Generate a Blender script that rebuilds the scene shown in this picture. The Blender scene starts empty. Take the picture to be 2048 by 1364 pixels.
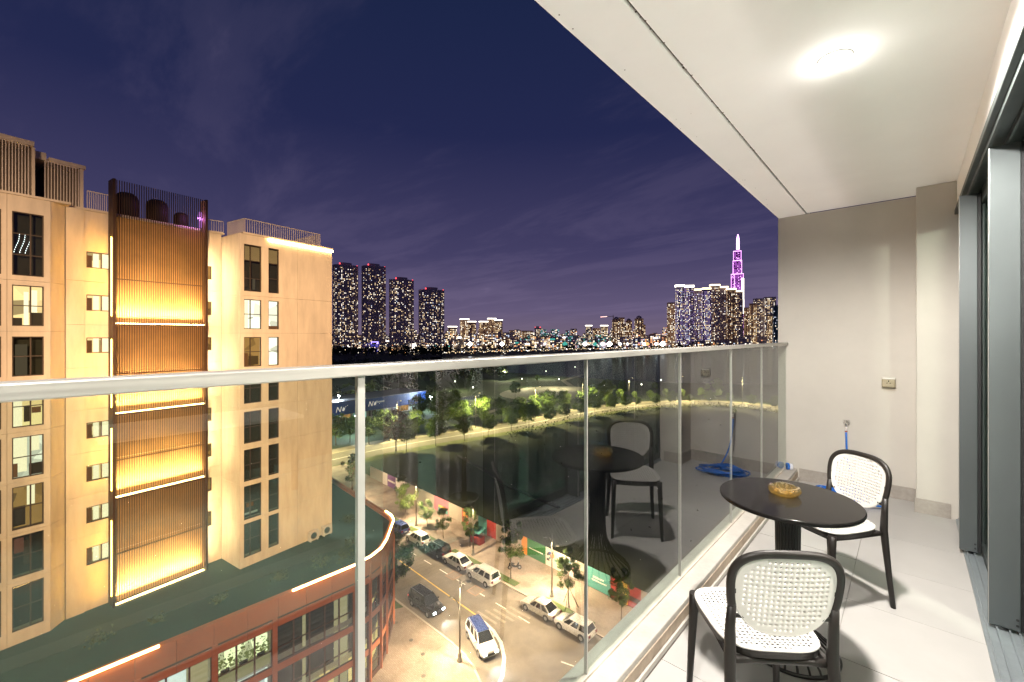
import bpy, bmesh, math, random
from math import sin, cos, pi, radians as R_, atan2, sqrt
from mathutils import Vector, Matrix

random.seed(7)
SC = bpy.context.scene
COL = SC.collection

# ------------------------------------------------------------------ camera
EYE = 1.55                    # eye height above the balcony floor (floor = z 0)
YAW = math.atan(796 / 858.0)  # camera turned left from the balcony axis (+Y)
cam = bpy.data.cameras.new('camera')
cam.sensor_width = 36.0
cam.lens = 858.0 / 2048.0 * 36.0
cam.shift_y = -10.0 / 2048.0
cam.clip_start = 0.03
cam.clip_end = 20000
cam_o = bpy.data.objects.new('camera', cam)
COL.objects.link(cam_o)
cam_o.location = (0, 0, EYE)
cam_o.rotation_euler = (pi / 2, 0, YAW)
SC.camera = cam_o

# ------------------------------------------------------------------ render / exposure
SC.render.engine = 'CYCLES'
SC.view_settings.view_transform = 'Standard'
SC.view_settings.look = 'None'
SC.view_settings.exposure = 0.0
SC.view_settings.gamma = 1.0
SC.view_settings.use_curve_mapping = False
SC.cycles.use_denoising = True
SC.cycles.max_bounces = 8
SC.cycles.diffuse_bounces = 5
SC.cycles.glossy_bounces = 4
SC.cycles.transmission_bounces = 6
SC.cycles.transparent_max_bounces = 16
SC.cycles.sample_clamp_indirect = 6.0
SC.cycles.sample_clamp_direct = 0.0
SC.cycles.caustics_reflective = False
SC.cycles.caustics_refractive = False
SC.cycles.blur_glossy = 0.5

# ------------------------------------------------------------------ night sky
W = bpy.data.worlds.new('World')
SC.world = W
W.use_nodes = True
nt = W.node_tree
nt.nodes.clear()
def N(tree, typ, **kw):
    n = tree.nodes.new(typ)
    for k, v in kw.items():
        setattr(n, k, v)
    return n
def L(tree, a, b):
    tree.links.new(a, b)
def math_node(tree, op, a, b=None, clamp=False):
    n = N(tree, 'ShaderNodeMath', operation=op, use_clamp=clamp)
    for i, v in enumerate((a, b)):
        if v is None: continue
        if isinstance(v, (int, float)): n.inputs[i].default_value = v
        else: L(tree, v, n.inputs[i])
    return n.outputs[0]
def ramp(tree, fac, stops, interp='LINEAR'):
    n = N(tree, 'ShaderNodeValToRGB')
    n.color_ramp.interpolation = interp
    el = n.color_ramp.elements
    while len(el) < len(stops): el.new(0.5)
    for e, (p, c) in zip(el, stops):
        e.position = p
        e.color = (c[0], c[1], c[2], 1) if len(c) == 3 else c
    L(tree, fac, n.inputs[0])
    return n.outputs[0]
def mixc(tree, fac, a, b, blend='MIX'):
    n = N(tree, 'ShaderNodeMix', data_type='RGBA', blend_type=blend)
    for sock, v in ((n.inputs[0], fac), (n.inputs[6], a), (n.inputs[7], b)):
        if isinstance(v, (int, float)): sock.default_value = v
        elif isinstance(v, tuple): sock.default_value = (v[0], v[1], v[2], 1)
        else: L(tree, v, sock)
    return n.outputs[2]

w_out = N(nt, 'ShaderNodeOutputWorld')
w_bg = N(nt, 'ShaderNodeBackground')
tc = N(nt, 'ShaderNodeTexCoord')
sep = N(nt, 'ShaderNodeSeparateXYZ')
L(nt, tc.outputs['Generated'], sep.inputs[0])
zc = math_node(nt, 'MAXIMUM', sep.outputs[2], 0.0)
# city glow low over the horizon fading to deep blue overhead, the same all the way round
glow = ramp(nt, zc, [(0.0, (.170, .128, .190)), (0.06, (.126, .100, .192)), (0.18, (.058, .051, .128)),
                     (0.42, (.0170, .0215, .076)), (0.75, (.0075, .0165, .054)), (1.0, (.006, .014, .050))])
sky = N(nt, 'ShaderNodeTexSky', sky_type='NISHITA')
sky.sun_disc = False
sky.sun_elevation = R_(-5.0)
sky.sun_rotation = R_(250)
sky_s = mixc(nt, 1.0, sky.outputs[0], (.05, .05, .05), 'MULTIPLY')
base = mixc(nt, 1.0, glow, sky_s, 'ADD')
# thin cloud sheets lit from the city below
zz = math_node(nt, 'ADD', zc, 0.09)
px_ = math_node(nt, 'DIVIDE', sep.outputs[0], zz)
py_ = math_node(nt, 'DIVIDE', sep.outputs[1], zz)
cv = N(nt, 'ShaderNodeCombineXYZ')
L(nt, px_, cv.inputs[0]); L(nt, py_, cv.inputs[1])
mp = N(nt, 'ShaderNodeMapping')
mp.inputs['Rotation'].default_value = (0, 0, R_(28))
mp.inputs['Scale'].default_value = (.42, 1.05, 1)
mp.inputs['Location'].default_value = (1.7, .6, 0)
L(nt, cv.outputs[0], mp.inputs[0])
n1 = N(nt, 'ShaderNodeTexNoise')
n1.inputs['Scale'].default_value = 1.15; n1.inputs['Detail'].default_value = 9
n1.inputs['Roughness'].default_value = .62; n1.inputs['Distortion'].default_value = .35
L(nt, mp.outputs[0], n1.inputs['Vector'])
cl = ramp(nt, n1.outputs[0], [(.46, (0, 0, 0)), (.60, (.35, .35, .35)), (.74, (1, 1, 1))], 'EASE')
fade = ramp(nt, zc, [(0.0, (.25, .25, .25)), (.08, (.8, .8, .8)), (.45, (.75, .75, .75)), (.9, (.35, .35, .35))])
cfac = mixc(nt, 1.0, cl, fade, 'MULTIPLY')
cloud_col = mixc(nt, 1.0, cfac, (.070, .054, .078), 'MULTIPLY')
skyc = mixc(nt, 1.0, base, cloud_col, 'ADD')
L(nt, skyc, w_bg.inputs['Color'])
w_bg.inputs['Strength'].default_value = 1.0
L(nt, w_bg.outputs[0], w_out.inputs['Surface'])

# lamp colours
WARM = (1.0, .70, .45)
SODIUM = (1.0, .52, .16)
NEUTRAL = (1.0, .945, .88)
def lamp(name, typ, loc, energy, col, parent=None, aim=None, **kw):
    d = bpy.data.lights.new(name, typ)
    d.energy = energy; d.color = col
    for k, v in kw.items(): setattr(d, k, v)
    o = bpy.data.objects.new(name, d)
    COL.objects.link(o)
    o.location = loc
    if aim is not None:
        o.rotation_euler = (Vector(aim) - Vector(loc)).to_track_quat('-Z', 'Y').to_euler()
    if parent: o.parent = parent
    return o

# ------------------------------------------------------------------ materials
MATS = {}
def mat(name, col, rough=.6, metal=0., var=.12, scale=6., bump=0., bscale=40., spec=.5, coat=0., stretch=None, hue=None, trans=0.):
    if name in MATS: return MATS[name]
    m = bpy.data.materials.new(name); m.use_nodes = True
    t = m.node_tree; b = t.nodes['Principled BSDF']
    b.inputs['Roughness'].default_value = rough
    b.inputs['Metallic'].default_value = metal
    b.inputs['Specular IOR Level'].default_value = spec
    b.inputs['Coat Weight'].default_value = coat
    co = N(t, 'ShaderNodeTexCoord'); mpn = N(t, 'ShaderNodeMapping')
    L(t, co.outputs['Object'], mpn.inputs[0])
    if stretch: mpn.inputs['Scale'].default_value = stretch
    if var > 0:
        nz = N(t, 'ShaderNodeTexNoise'); nz.inputs['Scale'].default_value = scale
        nz.inputs['Detail'].default_value = 6; nz.inputs['Roughness'].default_value = .65
        L(t, mpn.outputs[0], nz.inputs['Vector'])
        hi = hue or tuple(min(1, c * (1 + var)) for c in col)
        lo = tuple(c * (1 - var) for c in col)
        L(t, ramp(t, nz.outputs[0], [(.3, lo), (.5, col), (.72, hi)]), b.inputs['Base Color'])
        rr = ramp(t, nz.outputs[0], [(.3, (max(0, rough - .07),) * 3), (.7, (min(1, rough + .07),) * 3)])
        L(t, rr, b.inputs['Roughness'])
    else:
        b.inputs['Base Color'].default_value = (*col, 1)
    if bump > 0:
        nb = N(t, 'ShaderNodeTexNoise'); nb.inputs['Scale'].default_value = bscale
        nb.inputs['Detail'].default_value = 5
        L(t, mpn.outputs[0], nb.inputs['Vector'])
        bp = N(t, 'ShaderNodeBump'); bp.inputs['Strength'].default_value = bump; bp.inputs['Distance'].default_value = .02
        L(t, nb.outputs[0], bp.inputs['Height']); L(t, bp.outputs[0], b.inputs['Normal'])
    if trans > 0:
        b.inputs['Subsurface Weight'].default_value = 0
        tr = N(t, 'ShaderNodeBsdfTranslucent'); tr.inputs[0].default_value = (*[min(1, c * 1.6) for c in col], 1)
        mx = N(t, 'ShaderNodeMixShader'); mx.inputs[0].default_value = trans
        o = [n for n in t.nodes if n.type == 'OUTPUT_MATERIAL'][0]
        L(t, b.outputs[0], mx.inputs[1]); L(t, tr.outputs[0], mx.inputs[2]); L(t, mx.outputs[0], o.inputs[0])
    MATS[name] = m
    return m
def emit(name, col, strength, sample=False):
    if name in MATS: return MATS[name]
    m = bpy.data.materials.new(name); m.use_nodes = True
    t = m.node_tree; t.nodes.clear()
    e = N(t, 'ShaderNodeEmission'); e.inputs[0].default_value = (*col, 1); e.inputs[1].default_value = strength
    o = N(t, 'ShaderNodeOutputMaterial'); L(t, e.outputs[0], o.inputs[0])
    if not sample: m.cycles.emission_sampling = 'NONE'
    MATS[name] = m
    return m
def room_emit(name, col, strength, scale=1.3):
    """A lit room seen through a far window: an unevenly lit wall with furniture tones (noise in the wall's own colour)."""
    if name in MATS: return MATS[name]
    m = bpy.data.materials.new(name); m.use_nodes = True
    t = m.node_tree; t.nodes.clear()
    co = N(t, 'ShaderNodeTexCoord')
    v = N(t, 'ShaderNodeTexVoronoi'); v.inputs['Scale'].default_value = scale; v.feature = 'F1'
    L(t, co.outputs['Object'], v.inputs['Vector'])
    sp = N(t, 'ShaderNodeSeparateColor'); L(t, v.outputs['Color'], sp.inputs[0])
    c = ramp(t, sp.outputs[0], [(.0, tuple(x * .32 for x in col)), (.35, tuple(x * .75 for x in col)), (.7, col), (1, tuple(min(1, x * 1.1) for x in col))])
    e = N(t, 'ShaderNodeEmission'); L(t, c, e.inputs[0]); e.inputs[1].default_value = strength
    o = N(t, 'ShaderNodeOutputMaterial'); L(t, e.outputs[0], o.inputs[0])
    m.cycles.emission_sampling = 'NONE'
    MATS[name] = m
    return m
def glass(name, tint=(.86, .90, .87), gain=1.85, rough=0.0, dust=False):
    """A thin pane: tinted see-through with one Fresnel mirror layer on whichever face looks outward."""
    if name in MATS: return MATS[name]
    m = bpy.data.materials.new(name); m.use_nodes = True
    t = m.node_tree; t.nodes.clear()
    tr = N(t, 'ShaderNodeBsdfTransparent'); tr.inputs[0].default_value = (*tint, 1)
    gl = N(t, 'ShaderNodeBsdfGlossy'); gl.inputs['Roughness'].default_value = rough; gl.inputs[0].default_value = (1, 1, 1, 1)
    fr = N(t, 'ShaderNodeFresnel'); fr.inputs['IOR'].default_value = 1.5
    ge = N(t, 'ShaderNodeNewGeometry')
    front = math_node(t, 'SUBTRACT', 1.0, ge.outputs['Backfacing'])
    # both faces of the pane together: g F / (1 + 2.2 F)
    f = math_node(t, 'DIVIDE', math_node(t, 'MULTIPLY', fr.outputs[0], gain), math_node(t, 'ADD', 1.0, math_node(t, 'MULTIPLY', fr.outputs[0], 2.2)))
    f = math_node(t, 'MULTIPLY', f, front, clamp=True)
    mx = N(t, 'ShaderNodeMixShader'); L(t, f, mx.inputs[0]); L(t, tr.outputs[0], mx.inputs[1]); L(t, gl.outputs[0], mx.inputs[2])
    o = N(t, 'ShaderNodeOutputMaterial'); last = mx.outputs[0]
    if dust:   # dried water spots and dust
        co = N(t, 'ShaderNodeTexCoord')
        a = N(t, 'ShaderNodeTexNoise'); a.inputs['Scale'].default_value = 160; a.inputs['Detail'].default_value = 2
        b = N(t, 'ShaderNodeTexNoise'); b.inputs['Scale'].default_value = 3.2; b.inputs['Detail'].default_value = 5
        L(t, co.outputs['Object'], a.inputs['Vector']); L(t, co.outputs['Object'], b.inputs['Vector'])
        spots = ramp(t, a.outputs[0], [(.66, (0, 0, 0)), (.74, (1, 1, 1))]); film = ramp(t, b.outputs[0], [(.40, (.05, .05, .05)), (.75, (1, 1, 1))])
        fac = math_node(t, 'MULTIPLY', math_node(t, 'ADD', math_node(t, 'MULTIPLY', spots, .10), .012), film)
        df = N(t, 'ShaderNodeBsdfDiffuse'); df.inputs[0].default_value = (.6, .58, .54, 1)
        m2 = N(t, 'ShaderNodeMixShader'); L(t, fac, m2.inputs[0]); L(t, last, m2.inputs[1]); L(t, df.outputs[0], m2.inputs[2]); last = m2.outputs[0]
    L(t, last, o.inputs[0])
    MATS[name] = m
    return m

# ------------------------------------------------------------------ mesh building
class MB:
    def __init__(s): s.v = []; s.f = []; s.m = []; s.sm = []
    def add(s, vs, fs, mi=0, smooth=False):
        b = len(s.v); s.v += [tuple(v) for v in vs]
        for f in fs:
            s.f.append(tuple(b + i for i in f)); s.m.append(mi); s.sm.append(smooth)
        return s
    def box(s, x0, y0, z0, x1, y1, z1, mi=0):
        if x1 < x0: x0, x1 = x1, x0
        if y1 < y0: y0, y1 = y1, y0
        if z1 < z0: z0, z1 = z1, z0
        v = [(x0, y0, z0), (x1, y0, z0), (x1, y1, z0), (x0, y1, z0), (x0, y0, z1), (x1, y0, z1), (x1, y1, z1), (x0, y1, z1)]
        return s.add(v, [(0, 3, 2, 1), (4, 5, 6, 7), (0, 1, 5, 4), (1, 2, 6, 5), (2, 3, 7, 6), (3, 0, 4, 7)], mi)
    def fbox(s, fr, a0, a1, z0, z1, d0, d1, mi=0):
        """Box along a wall frame fr = (ox, oy, dx, dy): a along the wall, d outward (to the right of the direction), z up."""
        ox, oy, dx, dy = fr; nx, ny = dy, -dx
        P = lambda a, d, z: (ox + dx * a + nx * d, oy + dy * a + ny * d, z)
        v = [P(a0, d0, z0), P(a1, d0, z0), P(a1, d1, z0), P(a0, d1, z0), P(a0, d0, z1), P(a1, d0, z1), P(a1, d1, z1), P(a0, d1, z1)]
        return s.add(v, [(0, 1, 2, 3), (4, 7, 6, 5), (0, 4, 5, 1), (1, 5, 6, 2), (2, 6, 7, 3), (3, 7, 4, 0)], mi)
    def quad(s, a, b, c, d, mi=0): return s.add([a, b, c, d], [(0, 1, 2, 3)], mi)
    def tube(s, pts, r, n=8, mi=0, caps=True, smooth=True, sx=1., sy=1.):
        pts = [Vector(p) for p in pts]
        rs = r if isinstance(r, (list, tuple)) else [r] * len(pts)
        vs = []; up = Vector((0, 0, 1)); prev = None
        for i, p in enumerate(pts):
            d = (pts[min(i + 1, len(pts) - 1)] - pts[max(i - 1, 0)])
            d = d.normalized() if d.length > 1e-9 else Vector((0, 0, 1))
            if prev is None:
                ref = up if abs(d.z) < .95 else Vector((1, 0, 0))
                u = d.cross(ref).normalized()
            else:
                u = (prev - d * prev.dot(d)); u = u.normalized() if u.length > 1e-6 else d.cross(up).normalized()
            prev = u; w = d.cross(u)
            for k in range(n):
                a = 2 * pi * k / n
                vs.append(p + (u * cos(a) * sx + w * sin(a) * sy) * rs[i])
        fs = []
        for i in range(len(pts) - 1):
            for k in range(n):
                k2 = (k + 1) % n
                fs.append((i * n + k, i * n + k2, (i + 1) * n + k2, (i + 1) * n + k))
        b0 = len(s.v)
        s.add(vs, fs, mi, smooth)
        if caps:
            s.f.append(tuple(b0 + k for k in reversed(range(n)))); s.m.append(mi); s.sm.append(False)
            e = b0 + (len(pts) - 1) * n
            s.f.append(tuple(e + k for k in range(n))); s.m.append(mi); s.sm.append(False)
        return s
    def lathe(s, prof, n=24, mi=0, c=(0, 0, 0), smooth=True):
        vs = []; fs = []
        for (r, z) in prof:
            for k in range(n):
                a = 2 * pi * k / n; vs.append((c[0] + r * cos(a), c[1] + r * sin(a), c[2] + z))
        for i in range(len(prof) - 1):
            for k in range(n):
                k2 = (k + 1) % n
                fs.append((i * n + k, i * n + k2, (i + 1) * n + k2, (i + 1) * n + k))
        b = len(s.v); s.add(vs, fs, mi, smooth)
        if prof[0][0] > 1e-6: s.f.append(tuple(b + k for k in reversed(range(n)))); s.m.append(mi); s.sm.append(False)
        if prof[-1][0] > 1e-6: s.f.append(tuple(b + (len(prof) - 1) * n + k for k in range(n))); s.m.append(mi); s.sm.append(False)
        return s
    def prism(s, poly, z0, z1, mi=0):
        n = len(poly)
        area = sum(poly[i][0] * poly[(i + 1) % n][1] - poly[(i + 1) % n][0] * poly[i][1] for i in range(n))
        if area < 0: poly = poly[::-1]
        v = [(x, y, z0) for x, y in poly] + [(x, y, z1) for x, y in poly]
        f = [tuple(reversed(range(n))), tuple(range(n, 2 * n))] + [(i, (i + 1) % n, n + (i + 1) % n, n + i) for i in range(n)]
        return s.add(v, f, mi)
    def sheet(s, poly, z, mi=0):
        n = len(poly)
        area = sum(poly[i][0] * poly[(i + 1) % n][1] - poly[(i + 1) % n][0] * poly[i][1] for i in range(n))
        if area < 0: poly = poly[::-1]
        return s.add([(x, y, z) for x, y in poly], [tuple(range(n))], mi)
    def mesh(s, name, mats):
        me = bpy.data.meshes.new(name)
        me.from_pydata(s.v, [], s.f)
        for m in (mats if isinstance(mats, (list, tuple)) else [mats]): me.materials.append(m)
        me.polygons.foreach_set('material_index', s.m)
        me.polygons.foreach_set('use_smooth', s.sm)
        me.update()
        return me
def tag(o, label=None, cat=None, group=None, kind=None):
    if label: o['label'] = label
    if cat: o['category'] = cat
    if group: o['group'] = group
    if kind: o['kind'] = kind
    return o
def ob(name, mb, mats=None, parent=None, loc=None, rot=0, label=None, cat=None, group=None, kind=None, bevel=0, seg=2):
    me = mb.mesh(name, mats) if isinstance(mb, MB) else mb
    o = bpy.data.objects.new(name, me); COL.objects.link(o)
    if parent: o.parent = parent
    if loc: o.location = loc
    if rot: o.rotation_euler = (0, 0, rot)
    if bevel:
        md = o.modifiers.new('edge', 'BEVEL'); md.width = bevel; md.segments = seg; md.limit_method = 'ANGLE'; md.angle_limit = R_(40)
    return tag(o, label, cat, group, kind)
def empty(name, loc=(0, 0, 0), rot=0, label=None, cat=None, group=None):
    o = bpy.data.objects.new(name, None); COL.objects.link(o)
    o.location = loc; o.rotation_euler = (0, 0, rot); o.empty_display_size = .2
    return tag(o, label, cat, group)
def copy_tree(o, parent=None):
    c = o.copy(); COL.objects.link(c); c.parent = parent
    for ch in list(o.children): copy_tree(ch, c)
    return c
def frame(p, q):
    d = sqrt((q[0] - p[0]) ** 2 + (q[1] - p[1]) ** 2)
    return (p[0], p[1], (q[0] - p[0]) / d, (q[1] - p[1]) / d), d
ORD = 'first second third fourth fifth sixth seventh eighth ninth tenth eleventh twelfth thirteenth fourteenth fifteenth sixteenth seventeenth eighteenth nineteenth twentieth'.split()
G = -28.5      # street level
RF = -18.05    # podium roof level
def bearing(u, d):
    """Plan position of a far thing: u = bearing in photo pixels, d = metres along the camera axis."""
    r = (u - 1024) / 858.0 * d
    return (-sin(YAW) * d + cos(YAW) * r, cos(YAW) * d + sin(YAW) * r)
def height(v, d): return EYE + (672 - v) / 858.0 * d

# shared materials
M_led = emit('warm_led', (1.0, .62, .24), 34, True)
M_led_soft = emit('warm_led_soft', (1.0, .60, .22), 16, True)
M_concrete = mat('concrete', (.42, .40, .37), .85, var=.15, bump=.2)
M_black_plastic = mat('black_plastic', (.017, .014, .012), .45, var=.1, spec=.35)
M_white_plastic = mat('white_plastic', (.63, .61, .575), .42, var=.03)
M_steel = mat('brushed_steel', (.40, .38, .345), .44, .65, var=.10, scale=3, stretch=(30, .8, 30))
M_alu = mat('grey_aluminium', (.062, .074, .072), .42, .5, var=.08)
M_alu_light = mat('track_aluminium', (.33, .37, .39), .42, .6, var=.1, scale=20)
M_dark = mat('dark_gasket', (.012, .012, .013), .5, var=0)
M_glass = glass('balustrade_glass', dust=True)
M_doorglass = glass('door_glass', (.62, .70, .66), 1.9)
M_paneglass = glass('pane_glass', (.80, .84, .80), 1.0)

# ================================================================== BALCONY
XG, YE, YN, ZC = -1.0, 5.5, -2.2, 2.86     # glass plane, end wall, near end, ceiling
M_ceil = mat('ceiling_paint', (.90, .885, .86), .8, var=.03, scale=1.2, bump=.03, bscale=90)
M_wall = mat('wall_paint', (.57, .535, .475), .85, var=.07, scale=1.1, bump=.06, bscale=160)
M_tile = mat('floor_tile', (.42, .405, .385), .42, var=.08, scale=1.3, bump=.01, bscale=200)
M_grout = mat('tile_grout', (.30, .275, .24), .9, var=.1)
M_skirt = mat('skirting_stone', (.36, .325, .285), .55, var=.12, scale=30)
M_kerb = mat('kerb_plaster', (.46, .43, .385), .7, var=.12, scale=5, bump=.15)
M_stain = mat('kerb_stain', (.40, .32, .24), .8, var=.25, scale=9)

fl = ob('floor', MB().box(-1.073, YN, -.25, .50, YE, -.008), M_grout, kind='structure')
tile_me = MB().box(0, 0, -.008, .597, .597, 0).mesh('tile', M_tile)
tile_cut = MB().box(0, 0, -.008, .553, .597, 0).mesh('tile_cut', M_tile)
for j in range(13):
    y = YN + j * .6
    d1 = min(.6, YE - y)
    for i, (x, me) in enumerate(((-.872, tile_me), (-.272, tile_cut))):
        if d1 < .59:
            me = MB().box(0, 0, -.008, .597 if i == 0 else .553, d1 - .003, 0).mesh('tile', M_tile)
        ob('tile', me, parent=fl, loc=(x, y, random.uniform(-.0006, .0006)))
# outer kerb with its stained inner face, and the plaster cap under the glass
kb = ob('kerb', MB().box(-1.073, YN, -.25, -.894, YE, .116), M_kerb, kind='structure', bevel=.006)
ob('stain_strip', MB().box(-.893, YN, .03, -.888, YE, .085), M_stain, kb)
sk = MB().box(-.888, YN, 0, -.876, YE, .03)
ob('skirting', sk, M_kerb, kb, bevel=.003)

# ceiling slab, its outer edge beam and the drip groove between them
ce = ob('ceiling', MB().box(-.806, YN, ZC, 3.6, YE, ZC + .28), M_ceil, kind='structure')
ob('ceiling_edge_beam', MB().box(-1.073, YN, ZC - .006, -.814, YE + .24, ZC + .28), M_ceil, kind='structure', bevel=.008)
ob('groove_backing', MB().box(-.8145, YN, ZC + .006, -.8055, YE, ZC + .02), mat('groove_dirt', (.05, .035, .028), .9, var=.5, scale=22), ce)
mk = MB()
for k in range(150):
    y = random.uniform(YN, YE); r = random.uniform(.0015, .005)
    mk.lathe([(0, ZC - .0005), (r, ZC - .0008), (r, ZC + .001)], 6, c=(-.81 + random.gauss(0, .004), y, 0))
for k in range(26):
    y = random.uniform(.4, 5.2); r = random.uniform(.001, .0035)
    mk.lathe([(0, ZC - .0065), (r, ZC - .0068), (r, ZC - .004)], 6, c=(-1.06 + abs(random.gauss(0, .05)), y, 0))
ob('grime_spots', mk, mat('grime', (.09, .05, .035), .9, var=.2), ce, kind='stuff')

# end wall, the projecting column and their skirting tiles
ew = ob('end_wall', MB().box(-1.073, YE, -.25, .04, YE + .22, ZC - .007), M_wall, kind='structure')
co = ob('wall_column', MB().box(.04, 5.2, -.25, .60, YE + .22, ZC - .001), M_wall, kind='structure', bevel=.004)
x = -.876
while x < .025:
    x1 = min(x + .6, .028)
    ob('skirting_tile', MB().box(x + .001, YE - .012, 0, x1 - .001, YE + .001, .125), M_skirt, ew, bevel=.001)
    x = x1
ob('skirting_tile', MB().box(.0275, 5.188, 0, .255, 5.201, .125), M_skirt, co, bevel=.001)
ob('skirting_tile', MB().box(.0275, 5.202, 0, .0405, YE - .013, .125), M_skirt, co, bevel=.001)
ob('near_end_wall', MB().box(-1.073, YN - .2, -.25, 3.8, YN, ZC + .28), M_wall, kind='structure')
# white head panel over the sliding doors
ob('door_head_wall', MB().box(.29, YN, 2.615, .60, 5.199, ZC - .001), M_ceil, kind='structure')

# ------------------------------------------------------------------ glass balustrade
bal = empty('glass_balustrade', (XG, 0, 0), label='frameless glass balcony balustrade with a brushed steel handrail along the open edge', cat='balustrade')
M_strip = mat('steel_strip', (.47, .45, .42), .45, .5, var=.06, scale=4)
rail = MB().box(-.030, YN, 1.452, .024, YE, 1.480)
ob('handrail', rail, M_steel, bal, bevel=.003)
ys = [-2.2, -1.5, -.488, .524, 1.536, 2.54, 3.53, 4.45, 5.49]
for a, b in zip(ys[:-1], ys[1:]):
    ob('glass_panel', MB().box(-.006, a + .004, .117, .006, b - .004, 1.4515), M_glass, bal)
for i, y in enumerate(ys[1:-1]):
    w = .0095 if y < 1 else .0030
    ob('joint_strip', MB().box(-.008, y - w, .117, .0072, y + w, 1.4515), M_strip, bal, bevel=.0008)
ob('base_channel', MB().box(-.014, YN, .1162, .014, YE, .128), mat('sealant', (.55, .49, .42), .7, var=.2), bal)

# ------------------------------------------------------------------ ceiling downlights
def downlight(x, y, label, e):
    t = empty('ceiling_lamp', (x, y, ZC), label=label, cat='ceiling light', group='small dome lamps on the balcony ceiling')
    ob('trim_ring', MB().lathe([(.0515, -.001), (.0515, -.006), (.068, -.004), (.070, .0)], 32), mat('lamp_trim', (.86, .85, .83), .4, var=0), t)
    ob('lens', MB().lathe([(0, -.050), (.025, -.047), (.044, -.036), (.051, -.020), (.051, -.0045)], 28), emit('downlight_lens', (1, .97, .92), 45), t)  # lens bulged into a dome shaped like the lamp's glow
    lamp('downlight_beam', 'SPOT', (0, 0, -.062), e, NEUTRAL, t, spot_size=R_(174), spot_blend=.42, shadow_soft_size=.075)
    lamp('dome_ceiling_fill', 'POINT', (0, 0, -.085), e * .0011, NEUTRAL, t, shadow_soft_size=.03)  # added point lamp under the dome to brighten the ceiling
    return t
downlight(-.26, 2.52, 'lit small round dome lamp on the white balcony ceiling above the table', 650)
rl_ = empty('added_room_light', (1.9, 2.2, ZC), label='added unseen round flush ceiling light inside the room behind the doors', cat='ceiling light')  # added ceiling light, unseen, to brighten the room mirrored in the glass
ob('drum', MB().lathe([(.16, -.07), (.17, -.06), (.17, 0)], 28), mat('lamp_drum', (.8, .8, .8), .5, var=0), rl_)
ob('diffuser', MB().lathe([(0, -.085), (.12, -.08), (.16, -.071)], 28), emit('added_room_glow', (1, .93, .82), 14, True), rl_)
lamp('room_fill', 'POINT', (0, 0, -.16), 520, (1, .92, .82), rl_, shadow_soft_size=.12)
downlight(-.26, -.35, 'added unseen round dome lamp on the balcony ceiling nearest the camera', 360)  # added second lamp out of view, to lift the balcony's brightness

# ------------------------------------------------------------------ sliding doors
dr = empty('sliding_door', (0, 0, 0), label='grey aluminium sliding glass doors along the inner side of the balcony', cat='sliding door')
ob('door_head', MB().box(.275, YN, 2.575, .52, 5.199, 2.6145), M_alu, dr, bevel=.003)
for x in (.30, .365, .43):
    ob('head_rail', MB().box(x, YN, 2.545, x + .012, 5.199, 2.575), M_alu, dr)
ob('floor_track', MB().box(.2815, YN, .0005, .52, 5.187, .012), M_alu_light, dr)
for x in (.296, .330, .376, .410, .452, .488):
    ob('track_rib', MB().box(x, YN, .012, x + .008, 5.187, .026), M_alu_light, dr, bevel=.002)
def door_panel(xc, y0, y1, sx0, sx1):
    p = MB()
    h0, h1 = .028, 2.548
    p.box(xc - .018, y0 + .046, h0, xc + .018, y1 - .05, h0 + .07)
    p.box(xc - .018, y0 + .046, h1 - .07, xc + .018, y1 - .05, h1)
    p.box(xc - .018, y1 - .05, h0, xc + .018, y1, h1)
    o = ob('door_panel', p, M_alu, dr, bevel=.003)
    ob('stile', MB().box(sx0, y0, h0 + .004, sx1, y0 + .045, h1), mat('stile_aluminium', (.115, .130, .132), .42, .5, var=.10, scale=2, stretch=(1, 1, .4)), o, bevel=.004)
    ob('edge_trim', MB().box(sx0 - .001, y0 + .002, h0 + .004, sx0 + .003, y0 + .010, h1 - .002), mat('edge_trim', (.60, .58, .54), .3, .9, var=0), o)
    ob('gasket', MB().box(sx1 + .0005, y0 + .004, h0 + .004, sx1 + .016, y0 + .05, h1), M_dark, o)
    ob('glass_pane', MB().box(xc - .006, y0 + .04, h0 + .06, xc + .006, y1 - .045, h1 - .06), M_doorglass, o)
    for k in range(2):
        ob('cap_screw', MB().tube([(sx1 - .012, y0 - .0025, .06 + .03 * k), (sx1 - .012, y0 + .001, .06 + .03 * k)], .006, 8), M_dark, o)
    return o
door_panel(.318, 4.41, 5.185, .257, .347)
door_panel(.384, 3.38, 4.50, .305, .417)
door_panel(.452, 2.34, 3.46, .372, .486)
door_panel(.452, -2.19, -1.0, .372, .486)

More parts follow.
